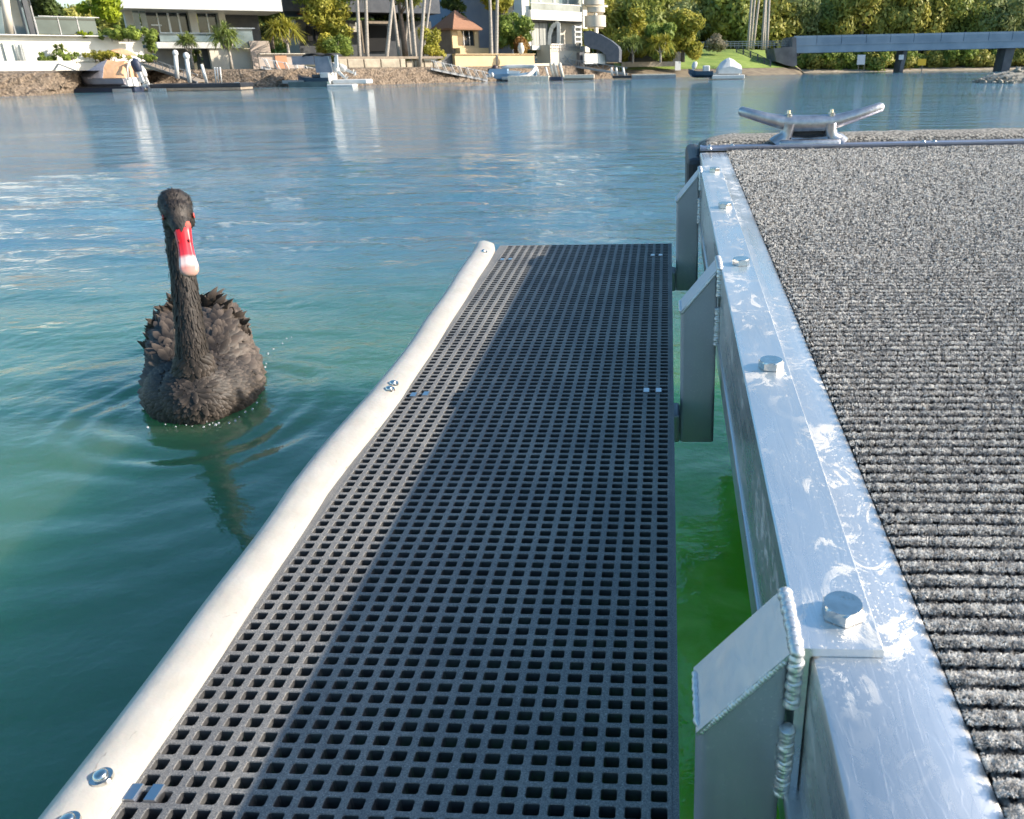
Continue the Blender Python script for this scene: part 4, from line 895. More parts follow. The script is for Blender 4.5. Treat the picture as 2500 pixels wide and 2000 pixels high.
cp=MB(); pr=[(1424,78),(1440,74),(1462,82),(1490,98),(1508,113),(1512,122),(1511,152),(1482,150),(1478,134),(1462,122),(1440,118),(1426,110)]
v0=[at(a,b_,87) for a,b_ in pr]; v1=[(p[0]+.3,90.5,p[2]) for p in v0]; n=len(pr)
cp.add(v0+v1,[tuple(range(n)),tuple(range(n,2*n))[::-1]]+[(i,(i+1)%n,n+(i+1)%n,n+i) for i in range(n)]); part('canopy_shell',cp,M_slate,t)
bpart('canopy_wall',M_white,t,(1428,1478,131,156,87.4,.3)); bpart('window',M_glassblue,t,(1480,1509,138,154,86.9,.05)); bpart('canopy_base',M_dgrey,t,(1416,1428,128,168,88,.5))
frame(15,1610)
t=thing('boat_shed','dark low boat shed with pinkish awning under the round green trees','shed',base(1620,150,98)); bpart('wall',M_dgrey,t,(1545,1672,120,152,98,3)); bpart('awning',mat('dusky_pink_awning',(.20,.12,.15),(.26,.16,.18),scale=2,rough=.8),t,(1580,1640,119,127,96.8,1.5)); bpart('roof',M_slate,t,(1545,1675,116,119,96.9,5)); bpart('sill_wall',M_stone,t,(1520,1660,151,163,95,.5)); bpart('white_door',M_white2,t,(1648,1662,150,172,94,.1))
# -- bridge
Yb=106
frame(0,2200)
t=thing('road_bridge','long low blue-grey concrete bridge with panelled parapet crossing the canal mouth','bridge',base(2200,170,Yb))
def bz(px,top): # parapet edges slope gently
    f=(px-1935)/565.; return (zat(88-12*f,Yb,px) if top==0 else zat(110-12*f,Yb,px) if top==1 else zat(130-13.5*f,Yb,px))
seg=[1935,1990,2050,2110,2168,2225,2290,2345,2405,2462,2520,2580,2650,2720,2800,2900,3000,3150]
for a,b_ in zip(seg[:-1],seg[1:]):
    x0,x1=xat(a,Yb)+.03,xat(b_,Yb)-.03; mb=MB(); z=(bz(a,1),bz(b_,1),bz(a,0),bz(b_,0))
    for (y0,y1,dz0,dz1,tt) in ((Yb,Yb+.25,0,0,(0,1)),):
        mb.add([(x0,y0,z[0]),(x1,y0,z[1]),(x1,y0,z[3]),(x0,y0,z[2]),(x0,y1,z[0]),(x1,y1,z[1]),(x1,y1,z[3]),(x0,y1,z[2])],[(0,1,2,3),(7,6,5,4),(0,4,5,1),(3,2,6,7),(0,3,7,4),(1,5,6,2)])
    for q in (.25,.5,.75):
        za=z[0]+(z[2]-z[0])*q; zb=z[1]+(z[3]-z[1])*q; mb.bar((x0+.05,Yb-.02,za),(x1-.05,Yb-.02,zb),.05,.05)
    part('parapet_panel',mb,M_bridge,t)
x0,x1=xat(1933,Yb),xat(3150,Yb); mb=MB()
mb.add([(x0,Yb-.08,bz(1933,2)),(x1,Yb-.08,bz(3150,2)),(x1,Yb-.08,bz(3150,1)-.05),(x0,Yb-.08,bz(1933,1)-.05)]+[(x0,Yb+6,bz(1933,2)),(x1,Yb+6,bz(3150,2)),(x1,Yb+6,bz(3150,1)-.05),(x0,Yb+6,bz(1933,1)-.05)],[(0,1,2,3),(7,6,5,4),(0,4,5,1),(3,2,6,7),(0,3,7,4),(1,5,6,2)]); part('deck_girder',mb,M_bridge,t)
mb=MB(); mb.bar((x0,Yb-.12,bz(1933,1)-.02),(x1,Yb-.12,bz(3150,1)-.02),.10,.09); part('ledge',mb,M_bridge,t)
for (px,wd) in ((2197,11),(2450,22),(2740,26),(3000,26)):
    mb=MB(); a=at(px-wd/2+2,178,Yb+1); b_=at(px+wd/2,178,Yb+1); zt=bz(px,2)
    mb.add([(a[0]-.1,Yb+.6,-.6),(b_[0]-.15,Yb+.6,-.6),(b_[0]+.25,Yb+.6,zt),(a[0]+.15,Yb+.6,zt),(a[0]-.1,Yb+3,-.6),(b_[0]-.15,Yb+3,-.6),(b_[0]+.25,Yb+3,zt),(a[0]+.15,Yb+3,zt)],[(0,1,2,3),(7,6,5,4),(0,4,5,1),(3,2,6,7),(0,3,7,4),(1,5,6,2)]); part('pier',mb,M_pier,t)
ab=MB(); pr=[(1934,114),(1935,90),(1944,92),(1946,160),(1936,163),(1915,158),(1895,150),(1890,118)]; v0=[at(a,b_,Yb-.2) for a,b_ in pr]; v1=[(p[0],Yb+6,p[2]) for p in v0]; n=len(pr); ab.add(v0+v1,[tuple(range(n)),tuple(range(n,2*n))[::-1]]+[(i,(i+1)%n,n+(i+1)%n,n+i) for i in range(n)]); part('abutment',ab,M_pier,t)
bpart('sign',M_sign,t,(2194,2206,134,146,Yb+.45,.08))
t=thing('white_sign','white rectangular sign on two posts under the bridge','sign',base(2101,170,118)); bpart('board',M_sign,t,(2092,2111,134,158,118,.08)); bpart('post',M_timber,t,(2094,2095.5,158,174,118.02,.06)); bpart('post',M_timber,t,(2108,2109.5,158,174,118.02,.06))
t=thing('yellow_sign','orange yellow square navigation sign on the far beach under the bridge','sign',base(2250,170,119)); bpart('board',M_signy,t,(2240,2260,144,160,119,.08)); bpart('post',M_timber,t,(2249,2251,160,176,119.02,.06))
# -- path railing and fence on the lawn
t=thing('path_railing','long grey railing along the path leading to the bridge','railing',base(1760,118,108)); mb=MB(); bb=MB()
for k in range(31):
    px=1640+k*9.6; p=at(px,118,108-.0*k); q=at(px,104-.1*k*.3,108); bb.bar(p,q,.05,.05)
part('baluster',bb,M_gal,t); 
for yy in (104,109,114): mb.bar(at(1640,yy,108),at(1936,yy-4,108),.06,.07)
part('rail',mb,M_gal,t)
t=thing('lawn_fence','dark green fence stepping down the lawn to the water','fence',base(1840,150,97)); pn=MB(); ps=[(1798,112,128),(1815,117,134),(1832,124,142),(1850,132,150),(1866,140,157),(1881,147,163)]
for i,(px,a,b_) in enumerate(ps):
    mb=MB(); mb.bar(at(px,b_,100-i*1.3),at(px,a,100-i*1.3),.12,.12); part('post',mb,M_dgrey,t)
for i in range(5):
    a=ps[i];b_=ps[i+1]; y0=100-i*1.3;y1=100-(i+1)*1.3
    for q in (.05,.5,.95): pn.bar(at(a[0],a[1]*(1-q)+a[2]*q,y0),at(b_[0],b_[1]*(1-q)+b_[2]*q,y1),.05,.05)
    for k in range(1,8):
        f=k/8; px=a[0]*(1-f)+b_[0]*f; pn.bar(at(px,(a[1]*(1-f)+b_[1]*f),y0*(1-f)+y1*f),at(px,(a[2]*(1-f)+b_[2]*f),y0*(1-f)+y1*f),.03,.03)
part('fence_panel',pn,mat('dark_green_metal',(.03,.06,.04),rough=.6),t)
# -- rock pile at the right edge
rp=MB(); rr=random.Random(9); cxr,cyr=onwater(2500,203)
for i in range(420):
    a=rr.uniform(0,6.283); d=rr.random()**.6; X=cxr+.35+math.cos(a)*d*2.4; Yq=cyr+1.2+math.sin(a)*d*1.6; top=.72*(1-d**1.6); s=rr.uniform(.07,.17)
    bm=bmesh.new(); bmesh.ops.create_icosphere(bm,subdivisions=1,radius=1); 
    for v in bm.verts: v.co*=rr.uniform(.75,1.15)
    rp.bm(bm,Matrix.Translation((X,Yq,rr.uniform(-.1,1)*top))@Matrix.Rotation(rr.uniform(0,6),4,(rr.random(),rr.random(),1))@Matrix.Diagonal((s*1.3,s,s*.8,1)))
rp.sphere((cxr+.35,cyr+1.2,-.15),(2.3,1.5,.75),16,8)
tag(part('rock_pile',rp,mat('grey_brown_rocks',(.16,.14,.11),(.42,.38,.31),scale=3,rough=.95,bump=.04,bscale=14),None),kind='stuff')
# ------------------------------------------------------------------ planting along the bank
make_shrub('lime_shrub','bright lime green bushy shrub overhanging the glass balustrade',205,322,-30,50,59,L_bright,1,n=3200,size=.16,cat='shrub')
make_shrub('dark_tree_clump','dark green leafy shrub behind the balustrade posts, left of the lime shrub',92,190,-40,42,62,L_dark,2,n=3000,size=.14)
make_shrub('hedge_shrub','rounded dark green hedge hanging over the top of the cream wall',225,362,58,98,57.6,L_mid,3,n=3600,size=.10)
make_shrub('small_lime_shrub','small bright green cushion shrub on the cream wall top beside the hedge',200,240,74,90,57,L_bright,33,n=500,size=.08)
make_shrub('hedge_corner_shrub','dark green shrub trailing down the corner end of the cream wall',352,392,62,128,59.5,L_mid,4,n=1800,size=.09)
make_shrub('trailing_groundcover','long trailing green plant in the planter above the lower cream wall',80,190,124,154,54.3,L_mid,5,n=1900,size=.07,cat='plant')
make_shrub('trailing_groundcover','trailing green plant hanging behind the covered boat',185,305,120,150,56.4,L_yel,6,n=2200,size=.07,cat='plant')
make_shrub('trailing_groundcover','low green plant spilling over the wall right of the orange shade sail',330,385,130,152,58.5,L_mid,7,n=900,size=.07,cat='plant')
make_pandanus('spiky grey-green plant at the far left foot of the cream wall',12,98,158,55.3,70,41,heads=2,trunk=.4,group='spiky plants in front of the cream wall',name='spiky_plant')
make_pandanus('spiky grey-green plant in the planter in front of the middle of the cream wall',155,96,138,55.6,58,42,heads=2,trunk=.2,group='spiky plants in front of the cream wall',name='spiky_plant')
make_pandanus('tall slim spiky palm in front of the white house windows',472,48,168,66.2,72,43,heads=5,trunk=.38)
make_pandanus('wide forked spiky palm at the right corner of the white house',566,42,166,65.6,105,44,heads=6,trunk=.42)
make_pandanus('bright yellow-green palm with orange trunk beside the pinkish garden wall',706,36,142,68.5,120,45,heads=7,trunk=.42,lm=L_yel)
def tree_px(name,label,px0,px1,pytop,pybase,Y,lm,seed,n=5000,size=.17,group=None,bark=None,bottom=.35,flat=.5,cat='tree'):
    pm=(px0+px1)/2; x,_,zb=at(pm,pybase,Y); zt=zat(pytop,Y,pm); R0=(xat(px1,Y)-xat(px0,Y))/2; H=zt-zb
    return make_tree(name,label,cat,R0,max(.5,H*(1-bottom)-R0*.35),H*bottom,n,size,lm,seed,group,trunk_r=.10+H*.015,bark=bark,loc=(x,Y,zb),flat=flat)
tree_px('garden_tree','leafy olive green tree between the red walled house and the slender palms',755,880,-45,140,74,L_yel,51,n=9000,size=.15,cat='tree',bottom=.12)
tree_px('garden_tree','olive tree crown hanging in front of the dark house roof, left of the slender palms',740,920,-110,138,79,L_mid,151,n=7000,size=.17,bottom=.62)
tree_px('garden_tree','dark tree crown hanging in front of the dark house roof, among the slender palms',905,1075,-110,138,79.5,L_forest[0],152,n=7000,size=.17,bottom=.62)
tree_px('garden_tree','dark leafy tree filling the gap right of the white house balcony',630,700,-40,120,76,L_dark,52,n=4500,size=.17,cat='tree',bottom=.2)
tree_px('garden_tree','small green bush below the olive green tree beside the stone block wall',790,862,78,142,71,L_mid,53,n=3000,size=.10,cat='shrub',bottom=.08)
tree_px('garden_tree','rounded bright green bush between the slender palms and the pavilion',1020,1088,62,138,76,L_yel,54,n=3400,size=.12,cat='shrub',bottom=.05)
tree_px('garden_tree','dark tree behind the pavilion roof',1085,1150,-60,100,92,L_dark,55,n=4000,size=.2,cat='tree',bottom=.3)
tree_px('garden_tree','dense dark tree behind the slender palm trunks',925,1065,-70,120,88,L_dark,56,n=6500,size=.2,cat='tree',bottom=.3)
tree_px('garden_tree','green leafy tree top above the twin palm trunks right of the pavilion',1185,1262,-40,120,84,L_yel,57,n=4500,size=.18,cat='tree',bottom=.62)
tree_px('garden_tree','dark green drooping tree with rusty patches in front of the white modern house',1215,1305,22,136,83,L_mid,58,n=6500,size=.15,cat='tree',bottom=.2)
make_shrub('rusty_shrub','rusty orange-brown fern like shrub at the foot of the drooping tree',1248,1306,78,136,82,mat('rusty_leaf',(.28,.13,.03),(.38,.26,.07),scale=.9,rough=.6,trans=.3),59,n=1500,size=.12)
v=thing('garden_urn','pale stone amphora urn standing on the yellow wall','urn',at(1272,132,78.8)); mb=MB(); x,_,z=at(1272,132,78.8)
mb.tube([(x,79.0,z+q) for q in (0,.1,.35,.6,.8,.9)],[.14,.20,.30,.27,.17,.2],12); part('vase_body',mb,M_cream,v,smooth=True)
for i,(a,b_,lab,lm) in enumerate(((1490,1590,'big yellow-green tree right of the curved balcony tower',L_yel),(1570,1650,'grey-green rounded tree above the dark boat shed',L_mid),(1610,1722,'tall bushy green tree beside the lawn, in front of the wooded hill',L_yel))):
    tree_px('shore_tree',lab,a,b_,(14,52,22)[i],(150,152,152)[i],(95,93,96)[i],lm,60+i,n=9000,size=.19,bottom=.10)
make_pandanus('spiky palm in front of the boat shed, left one of the pair',1545,66,152,92,88,64,heads=7,trunk=.3,group='spiky palms by the boat shed')
make_pandanus('spiky palm in front of the boat shed, right one of the pair, with yellow-green crown',1612,62,150,91.5,96,65,heads=7,trunk=.3,group='spiky palms by the boat shed',lm=L_yel)
tree_px('pale_bush','round pale twiggy leafless bush on the edge of the lawn',1722,1776,80,122,108,L_pale,66,n=2600,size=.13,bottom=.05,cat='bush')
# slender palms: trunks in the picture, crowns above it
rngp=np.random.RandomState(8)
spots=[(878,872,134,73.5),(897,893,134,74.0),(944,958,138,72.8),(974,958,130,76.5),(993,1000,70,80),(1000,992,100,77),(1014,1003,138,74.5),(1026,1036,140,74.2),(1033,1050,132,75.5),(1200,1196,130,79),(1212,1214,130,79.2)]
ordw=['leftmost','second','third','fourth','fifth','sixth','seventh','eighth','ninth']
for i,(pb_,pt_,py,Y) in enumerate(spots):
    x0,_,z0=at(pb_,py,Y); x1,_,z1=at(pt_,0,Y); sl_=(x1-x0)/(z1-z0); H=9.5+rngp.rand()*2.5; z0b=1.15
    lab=('%s from the left of the slender pale palm trunks beside the pavilion'%ordw[i] if i else 'leftmost of the slender pale palm trunks above the stone block wall') if i<9 else ('left' if i==9 else 'right')+' one of the twin thin palm trunks right of the pavilion'
    o=thing('slender_palm',lab,'palm',(0,0,0),'slender pale trunked palms'); mb=MB(); r=.13 if i not in (4,5,8) else .09
    k0=(z0b-z0)*sl_; mb.tube([(k0+sl_*q,0,q) for q in np.linspace(0,H,9)],[r*(1.25-.5*j/8) for j in range(9)],9); part('trunk',mb,M_bark,o,smooth=True)
    vs,fs=blades(46,2.0,.10,rngp,droop=.75,up=.9,base=(k0+sl_*H,0,H)); mk('crown',[tuple(v) for v in vs],fs,L_pand,o); o.location=(x0,Y,z0b)
for i,(pb_,pt_,py,Y) in enumerate(((1826,1834,112,113),(1838,1852,112,114),(1832,1842,108,116),(1860,1868,112,112),(1872,1878,118,111),(1866,1870,112,115))):
    x0,_,z0=at(pb_,py,Y); x1,_,z1=at(pt_,0,Y); sl_=(x1-x0)/(z1-z0); H=15+rngp.rand()*3
    o=thing('gum_tree','%s of six tall pale gum tree trunks at the bridge approach'%('leftmost','third from left','second from left','fourth from left','rightmost','second from right')[i],'tree',(0,0,0),'tall pale trunks at the bridge approach'); mb=MB()
    mb.tube([(sl_*q,0,q-.5) for q in np.linspace(0,H,8)],[.15*(1.2-.6*j/7) for j in range(8)],9); part('trunk',mb,M_bark,o,smooth=True)
    cs,rr=crown_blobs(np.random.RandomState(70+i),2.2,4,9,H-2.5); v_,f_=leaf_cloud([(c[0]+sl_*H,c[1],c[2]) for c in cs],rr,1500,.25,np.random.RandomState(80+i)); mk('crown',v_,f_,L_forest[1],o); o.location=(x0,Y,z0)
# ------------------------------------------------------------------ wooded hill: individual trees from eight originals
protos=[]
for k in range(8):
    rr_=np.random.RandomState(200+k); o=make_tree('hill_tree','x','tree',2.9+.5*rr_.rand(),4.0+1.2*rr_.rand(),1.6,5200,.26,L_forest[(0,1,2,0,2,1,0,2)[k]],300+k,trunk_r=.2,blobs=20)
    protos.append(o)
kinds=['dull green bushy tree on the wooded hill','grey-green dense tree on the wooded hill','yellow-olive tree on the wooded hill']
rh=random.Random(21); cnt=0
places=[]
for row,(d,step) in enumerate(((7,4.2),(13,4.6),(20,5.2),(29,5.8),(39,6.4),(52,7.5),(68,9))):
    x=6+ (row%2)*2
    xe=72+row*8
    while x<xe:
        places.append((x+rh.uniform(-1.2,1.2),hill_y0(x)+d+rh.uniform(-1.5,1.5),hill_z(x,d)-.3)); x+=step*rh.uniform(.8,1.2)
for row,(d,step) in enumerate(((12,6.5),(24,8),(40,10))):
    x=-95
    while x<6:
        places.append((x+rh.uniform(-1.2,1.2),hill_y0(x)+d-8,max(1.0,hill_z(x,d-8))-.3)); x+=step*rh.uniform(.8,1.2)
places=places[:290]
for i,(x,y,z) in enumerate(places):
    k=i%8 if i<8 else rh.randrange(8)
    o=protos[k] if i<8 else copy_tree(protos[k])
    s_=rh.uniform(1.0,1.55); o.location=(x,y,z); o.scale=(s_,s_,s_*rh.uniform(.9,1.25)); o.rotation_euler=(0,0,rh.uniform(0,6.28))
    tone=('dull green','grey-green','yellow-olive')[(0,1,2,0,2,1,0,2)[k]]
    pxx=1500+2170*x/y
    col=('far behind the white houses' if pxx<1250 else 'behind the curved tower and shore trees' if pxx<1720 else 'behind the tall gum trunks' if pxx<1935 else 'above the left end of the bridge' if pxx<2080 else 'left of the slim bridge pier' if pxx<2230 else 'right of the slim bridge pier' if pxx<2380 else 'above the thick bridge pier')
    dd=y-hill_y0(x); lvl='low on the hill' if dd<17 else 'halfway up the hill' if dd<34 else 'high on the hill'
    tag(o,'%s tree %s, %s'%(tone,lvl,col),'tree','%s hill trees %s, %s'%(tone,lvl,col))
# waterside mangroves under the bridge
mprot=make_tree('mangrove_bush','x','bush',1.7,1.6,.25,2600,.17,L_mid,401,trunk_r=.08,blobs=10)
mp2=make_tree('mangrove_bush','x','bush',1.6,1.5,.25,2600,.17,L_forest[2],402,trunk_r=.08,blobs=10)
for i in range(26):
    px=1965+i*30+rh.uniform(-12,12); x=xat(px,122+rh.uniform(-1,2)); src=(mprot,mp2)[i%2]
    o=src if i<2 else copy_tree(src); s_=rh.uniform(.9,1.75); y=hill_y0(x)+.2+rh.uniform(0,1.6); o.location=(x,y,.35); o.scale=(s_,s_,s_); o.rotation_euler=(0,0,rh.uniform(0,6.28))
    wh='left of the white sign' if px<2090 else 'between the white sign and the slim bridge pier' if px<2190 else 'between the slim pier and the yellow sign' if px<2245 else 'right of the yellow sign' if px<2340 else 'left of the thick bridge pier' if px<2440 else 'right of the thick bridge pier'
    cl_='dark green' if i%2==0 else 'olive'
    tag(o,cl_+' bush on the sandy shore, '+wh,'bush','%s shore bushes %s'%(cl_,wh))
# ------------------------------------------------------------------ boats, docks and gangways
def P3(px,py,Y): return at(px,py,Y)
def hull(name,root,x0,x1,y,zb,zt,beam,m,bow=-1,sheer=.15):
    "boat hull along x from x0 to x1; bow=-1 puts the bow at x0"
    vs=[];fs=[];n=12
    for i in range(n+1):
        t=i/n; w=beam/2*(1-max(0,(t-.55)/.45)**2.2) if bow>0 else beam/2*(1-max(0,(.45-t)/.45)**2.2)
        e=(max(0,(t-.5)*2) if bow>0 else max(0,(.5-t)*2)); zt_=zt+sheer*e**2; zb_=zb+(zt-zb)*.75*e**4; X=x0+(x1-x0)*t
        for (a,z) in ((-1,zt_),(-.92,zb_+(zt_-zb_)*.45),(-.45,zb_),(.45,zb_),(.92,zb_+(zt_-zb_)*.45),(1,zt_)): vs.append((X,y+a*max(w,.02),z))
    for i in range(n):
        for k in range(5): fs.append((i*6+k,i*6+k+1,i*6+6+k+1,i*6+6+k))
        fs.append((i*6+5,i*6,i*6+6,i*6+11))
    fs.append(tuple(range(6))); fs.append(tuple(range(n*6,n*6+6)))
    return auto(mk(name,vs,fs,m,root),40)
def outboard(root,x,y,z,s,tilt,cm,lm):
    # cowl, leg, cavitation plate, gearcase and propeller hub, tilted about the transom
    Mx=Matrix.Translation((x,y,z))@Matrix.Rotation(tilt,4,'Y')@Matrix.Scale(s,4)
    def tr(mb): mb.v=[tuple(Mx@Vector(p)) for p in mb.v]; return mb
    c=MB(); c.tube([(0.02,0,.05),(.03,0,.15),(.05,0,.45),(.04,0,.68),(0,0,.78)],[.20,.26,.29,.25,.12],12,sq=.72); e=part('outboard_motor',tr(c),cm,root,smooth=True)
    l=MB(); l.prism([(-.10,.06),(.14,.06),(.12,-.62),(-.04,-.62)],'y',-.07,.07); l.box(-.06,.30,-.13,.13,-.55,-.52); l.tube([(-.16,0,-.72),(.0,0,-.72),(.22,0,-.72)],[.03,.085,.05],10); l.prism([(-.02,-.75),(.08,-.75),(.02,-.95)],'y',-.015,.015)
    part('leg',tr(l),lm,e)
    pr=MB()
    for k in range(3):
        a=2.094*k; pr.tube([(.24,0,-.72),(.25,math.cos(a)*.09,-.72+math.sin(a)*.09),(.27,math.cos(a)*.15,-.72+math.sin(a)*.15)],[.02,.05,.015],6,sq=.3)
    part('propeller',tr(pr),M_gal,e); return e
frame(4,230)
Y1=onwater(230,226)[1]
t=thing('navy_pontoon','dark navy floating pontoon under the covered boat','pontoon',(*onwater(230,226),0)); bpart('float',M_navy,t,(126,332,213,227,Y1,2.6),b=.06); bpart('fender_strip',M_rubberblack,t,(126,332,212,215,Y1-.05,.06)); bpart('water_ladder',M_alu,t,(275,322,217,225,Y1-.08,.05))
Y2=onwater(480,221)[1]-.5
frame(4,480)
t=thing('black_pontoon','long black floating pontoon with pale edge and white posts','pontoon',(*onwater(480,221),0)); bpart('deck',M_rubberblack,t,(366,589,204,215,Y2,2.4),b=.05); bpart('edge_board',M_timber,t,(330,588,215,220.5,Y2-.02,2.3)); bpart('cleat',M_alu,t,(572,584,201,204.5,Y2+.4,.1))
for k in range(7): bpart('ladder_rung',M_alu,t,(362+k*6.5,367+k*6.5,216,223,Y2-.08,.05))
def post_thing(lab,px,py0,py1,Y,r,tilt=4,head=0,name='mooring_post',m=None,grp=None):
    a=at(px,py1,Y);b_=at(px-tilt,py0,Y); t=thing(name,lab,'post',a,grp); mb=MB(); mb.tube([a,b_],[r,r*.95],10); part('post_shaft',mb,m or M_white2,t,smooth=True)
    if head:
        mb=MB(); mb.sphere(b_,(head,head,head*1.15),12,8); part('post_cap',mb,m or M_white2,t,smooth=True)
    return t
post_thing('white padded mooring post with rounded top, left one of the two near the gangway',433,130,192,Y2+1.6,.13,5,.17,grp='white padded mooring posts')
post_thing('white padded mooring post with rounded top, right one near the gangway foot',463,137,202,Y2+.8,.13,8,.19,grp='white padded mooring posts')
post_thing('leaning plain white pole right of the two padded mooring posts',505,157,203,Y2+.6,.09,13)
for i,px in enumerate((528,534,541)): post_thing('%s of three thin white poles standing together on the black pontoon'%('left','middle','right')[i],px,164,203,Y2+.5,.04,4,grp='three thin white poles',m=M_white2)
t=thing('davit','thin grey mooring arm reaching from the bank to the covered boat','mooring arm',at(128,184,53)); mb=MB(); mb.bar(at(124,184,52.6),at(142,156,52.8),.10,.10); mb.bar(at(142,156,52.8),at(198,178,53.2),.08,.08); part('arm',mb,M_gal,t)
# covered boat
Yc=Y1+1.1; t=thing('covered_boat','small boat under a grey and orange cover with a dark outboard','boat',at(260,200,Yc))
xb=xat(198,Yc,200); xs_=xat(322,Yc,200); zt_=zat(192,Yc,260); zb_=zat(215,Yc,260)
hull('hull',t,xb,xs_,Yc,zb_,zt_,1.9,M_cover,bow=-1,sheer=.35); 
rid=[at(198,180,Yc),at(222,168,Yc),at(245,152,Yc),at(262,146,Yc),at(285,150,Yc),at(306,148,Yc),at(314,160,Yc)]
def tent(name,sl_,m,eave):
    vs=[];fs=[]
    for (x,y,z) in sl_:
        vs+=[(x,y-eave(x),zt_+.02+ .35*max(0,(xb+1.2-x)/1.2)**2),(x,y-eave(x)*.6,(z+zt_)/2+.10),(x,y,z),(x,y+eave(x)*.6,(z+zt_)/2+.1),(x,y+eave(x),zt_)]
    n=len(sl_)
    for i in range(n-1):
        for k in range(4): fs.append((i*5+k,i*5+k+1,i*5+5+k+1,i*5+5+k))
    fs.append((0,1,2,3,4)); fs.append(tuple(range((n-1)*5,n*5))); return auto(mk(name,vs,fs,m,t),50)
ev=lambda x:.97*min(1,.15+.85*((x-xb)/1.2))
tent('boat_cover',rid[:4],M_cover,ev); tent('orange_cover',rid[3:],M_orange,lambda x:.93)
cv=MB(); cv.add([at(262,170,Yc-1.0),at(290,172,Yc-1.0),at(322,196,Yc-.97),at(318,206,Yc-.97),at(296,190,Yc-.98)],[(0,1,2,3,4)]); 
hp=MB(); hp.tube([at(313,196,Yc-.8),at(311,165,Yc-.8),at(317,148,Yc-.5),at(330,142,Yc),at(340,150,Yc+.4)],.045,8); part('stern_rail',hp,M_white2,t,smooth=True)
tb=MB(); tb.rbox(xs_-.35,xs_+.15,Yc-.7,Yc+.7,zb_-.1,zt_+.05,.06); part('transom_platform',tb,M_white2,t)
x,y,z=at(338,178,Yc-.2); outboard(t,x,y,z,1.0,-.22,M_navy,M_white2)
x,y,z=at(352,186,Yc+.5); outboard(t,x,y,z-.1,.85,-.3,M_white2,M_white2)
t=thing('orange_shade_sail','curved orange shade sail above the covered boat','shade sail',at(300,130,56.2)); vs=[];fs=[]
for i in range(9):
    q=i/8; px=272+62*q; top=122-5*math.sin(PI*q)+12*q*q; th_=2+11*math.sin(PI*q)
    vs+=[at(px,top,56.0),at(px,top+th_,55.2),at(px,top+th_+.8,55.2),at(px,top+.8,56.0)]
for i in range(8):
    for k in range(4): fs.append((i*4+k,i*4+(k+1)%4,i*4+4+(k+1)%4,i*4+4+k))
mk('sail_cloth',vs,fs,M_orange,t)
# gangways
def gangway(lab,p0,p1,Ya,Yb_,h,rail_px,panels=0,truss=True,m=None):
    t=thing('gangway',lab,'gangway',at(p0[0],p0[1],Ya)); m=m or M_gal
    n=max(8,panels or 8)
    def pt(f,up): return at(p0[0]+(p1[0]-p0[0])*f,p0[1]+(p1[1]-p0[1])*f-up,Ya+(Yb_-Ya)*f)
    for dy in (0,1.0):
        mb=MB(); A=Vector(pt(0,0))+Vector((0,dy,0)); B=Vector(pt(1,0))+Vector((0,dy,0)); mb.bar(A,B,.08,.18); part('stringer',mb,m,t)
    mb=MB(); A=Vector(pt(0,0))+Vector((0,.5,.06)); B=Vector(pt(1,0))+Vector((0,.5,.06)); mb.bar(A,B,.95,.04); part('walkway',mb,M_timber,t)
    mb=MB(); mb.bar(pt(0,rail_px),pt(1,rail_px),.05,.05)
    if truss:
        for i in range(n):
            a,b_=i/n,(i+1)/n; mb.bar(pt(a,0),pt(a,rail_px),.035,.035)
            mb.bar(pt(a,0 if i%2 else rail_px),pt(b_,rail_px if i%2 else 0),.03,.03)
    part('handrail',mb,m,t)
    for i in range(panels):
        f=(i+.25)/panels; mb=MB(); a=Vector(pt(f,rail_px*1.05)); b_=Vector(at(p0[0]+(p1[0]-p0[0])*f+rail_px*.55,p0[1]+(p1[1]-p0[1])*f+2,Ya+(Yb_-Ya)*f))
        for dx in (0,.16): mb.bar(a+Vector((dx,-.03,0)),b_+Vector((dx,-.03,0)),.085,.04)
        part('white_slat',mb,M_white2,t)
    return t
gangway('grey truss gangway sloping down to the black pontoon behind the covered boat',(346,157),(482,203),60.5,Y2+1.4,22,20)
gangway('gangway with white slanting slats and grey walkway beside the canopy boat',(637,165),(785,192),64,67,22,22,panels=6,truss=False)
gangway('gangway with white slanting slats leading down to the blue boat',(1052,168),(1190,197),73,76,20,20,panels=7,truss=False)
gangway('dark grey truss gangway sloping down below the grey shade canopy',(1372,158),(1532,182),86,84,14,16)
# canopy boat
frame(0,780)
Y3=onwater(790,212)[1]
t=thing('white_platform','low white floating swim dock behind the twin outboards','pontoon',(*onwater(850,212),0)); bpart('platform_deck',M_white2,t,(812,896,194,205,Y3+.6,1.6),b=.06); bpart('lower_platform',M_white2,t,(798,862,206,213,Y3-.6,1.2),b=.05)
t=thing('teal_dock','dark teal floating dock beneath the canopy boat','pontoon',(*onwater(700,212),0)); bpart('float',mat('teal_float',(.05,.09,.10),(.08,.13,.14),scale=2,rough=.5),t,(705,800,200,213,Y3,2.0)); bpart('end_float',M_gal,t,(690,742,196,204,Y3+.5,1.2))
Yd=Y3+1.4; t=thing('canopy_boat','boat with grey side curtains, black bimini top and twin white outboards','boat',at(770,195,Yd))
x0=xat(728,Yd,195); x1=xat(812,Yd,195); hull('hull',t,x0,x1,Yd,zat(208,Yd,770),zat(190,Yd,770),2.0,M_hullnavy,bow=-1,sheer=.25)
mb=MB(); pp=[(738,136),(750,131),(762,130),(775,133),(786,135),(798,130),(808,131),(816,136)]; v0=[at(a,b_,Yd-.95) for a,b_ in pp]; v1=[(p[0],Yd+.95,p[2]+.05) for p in v0]; n=len(pp); v2=[(p[0],p[1],p[2]-.08) for p in v0+v1]
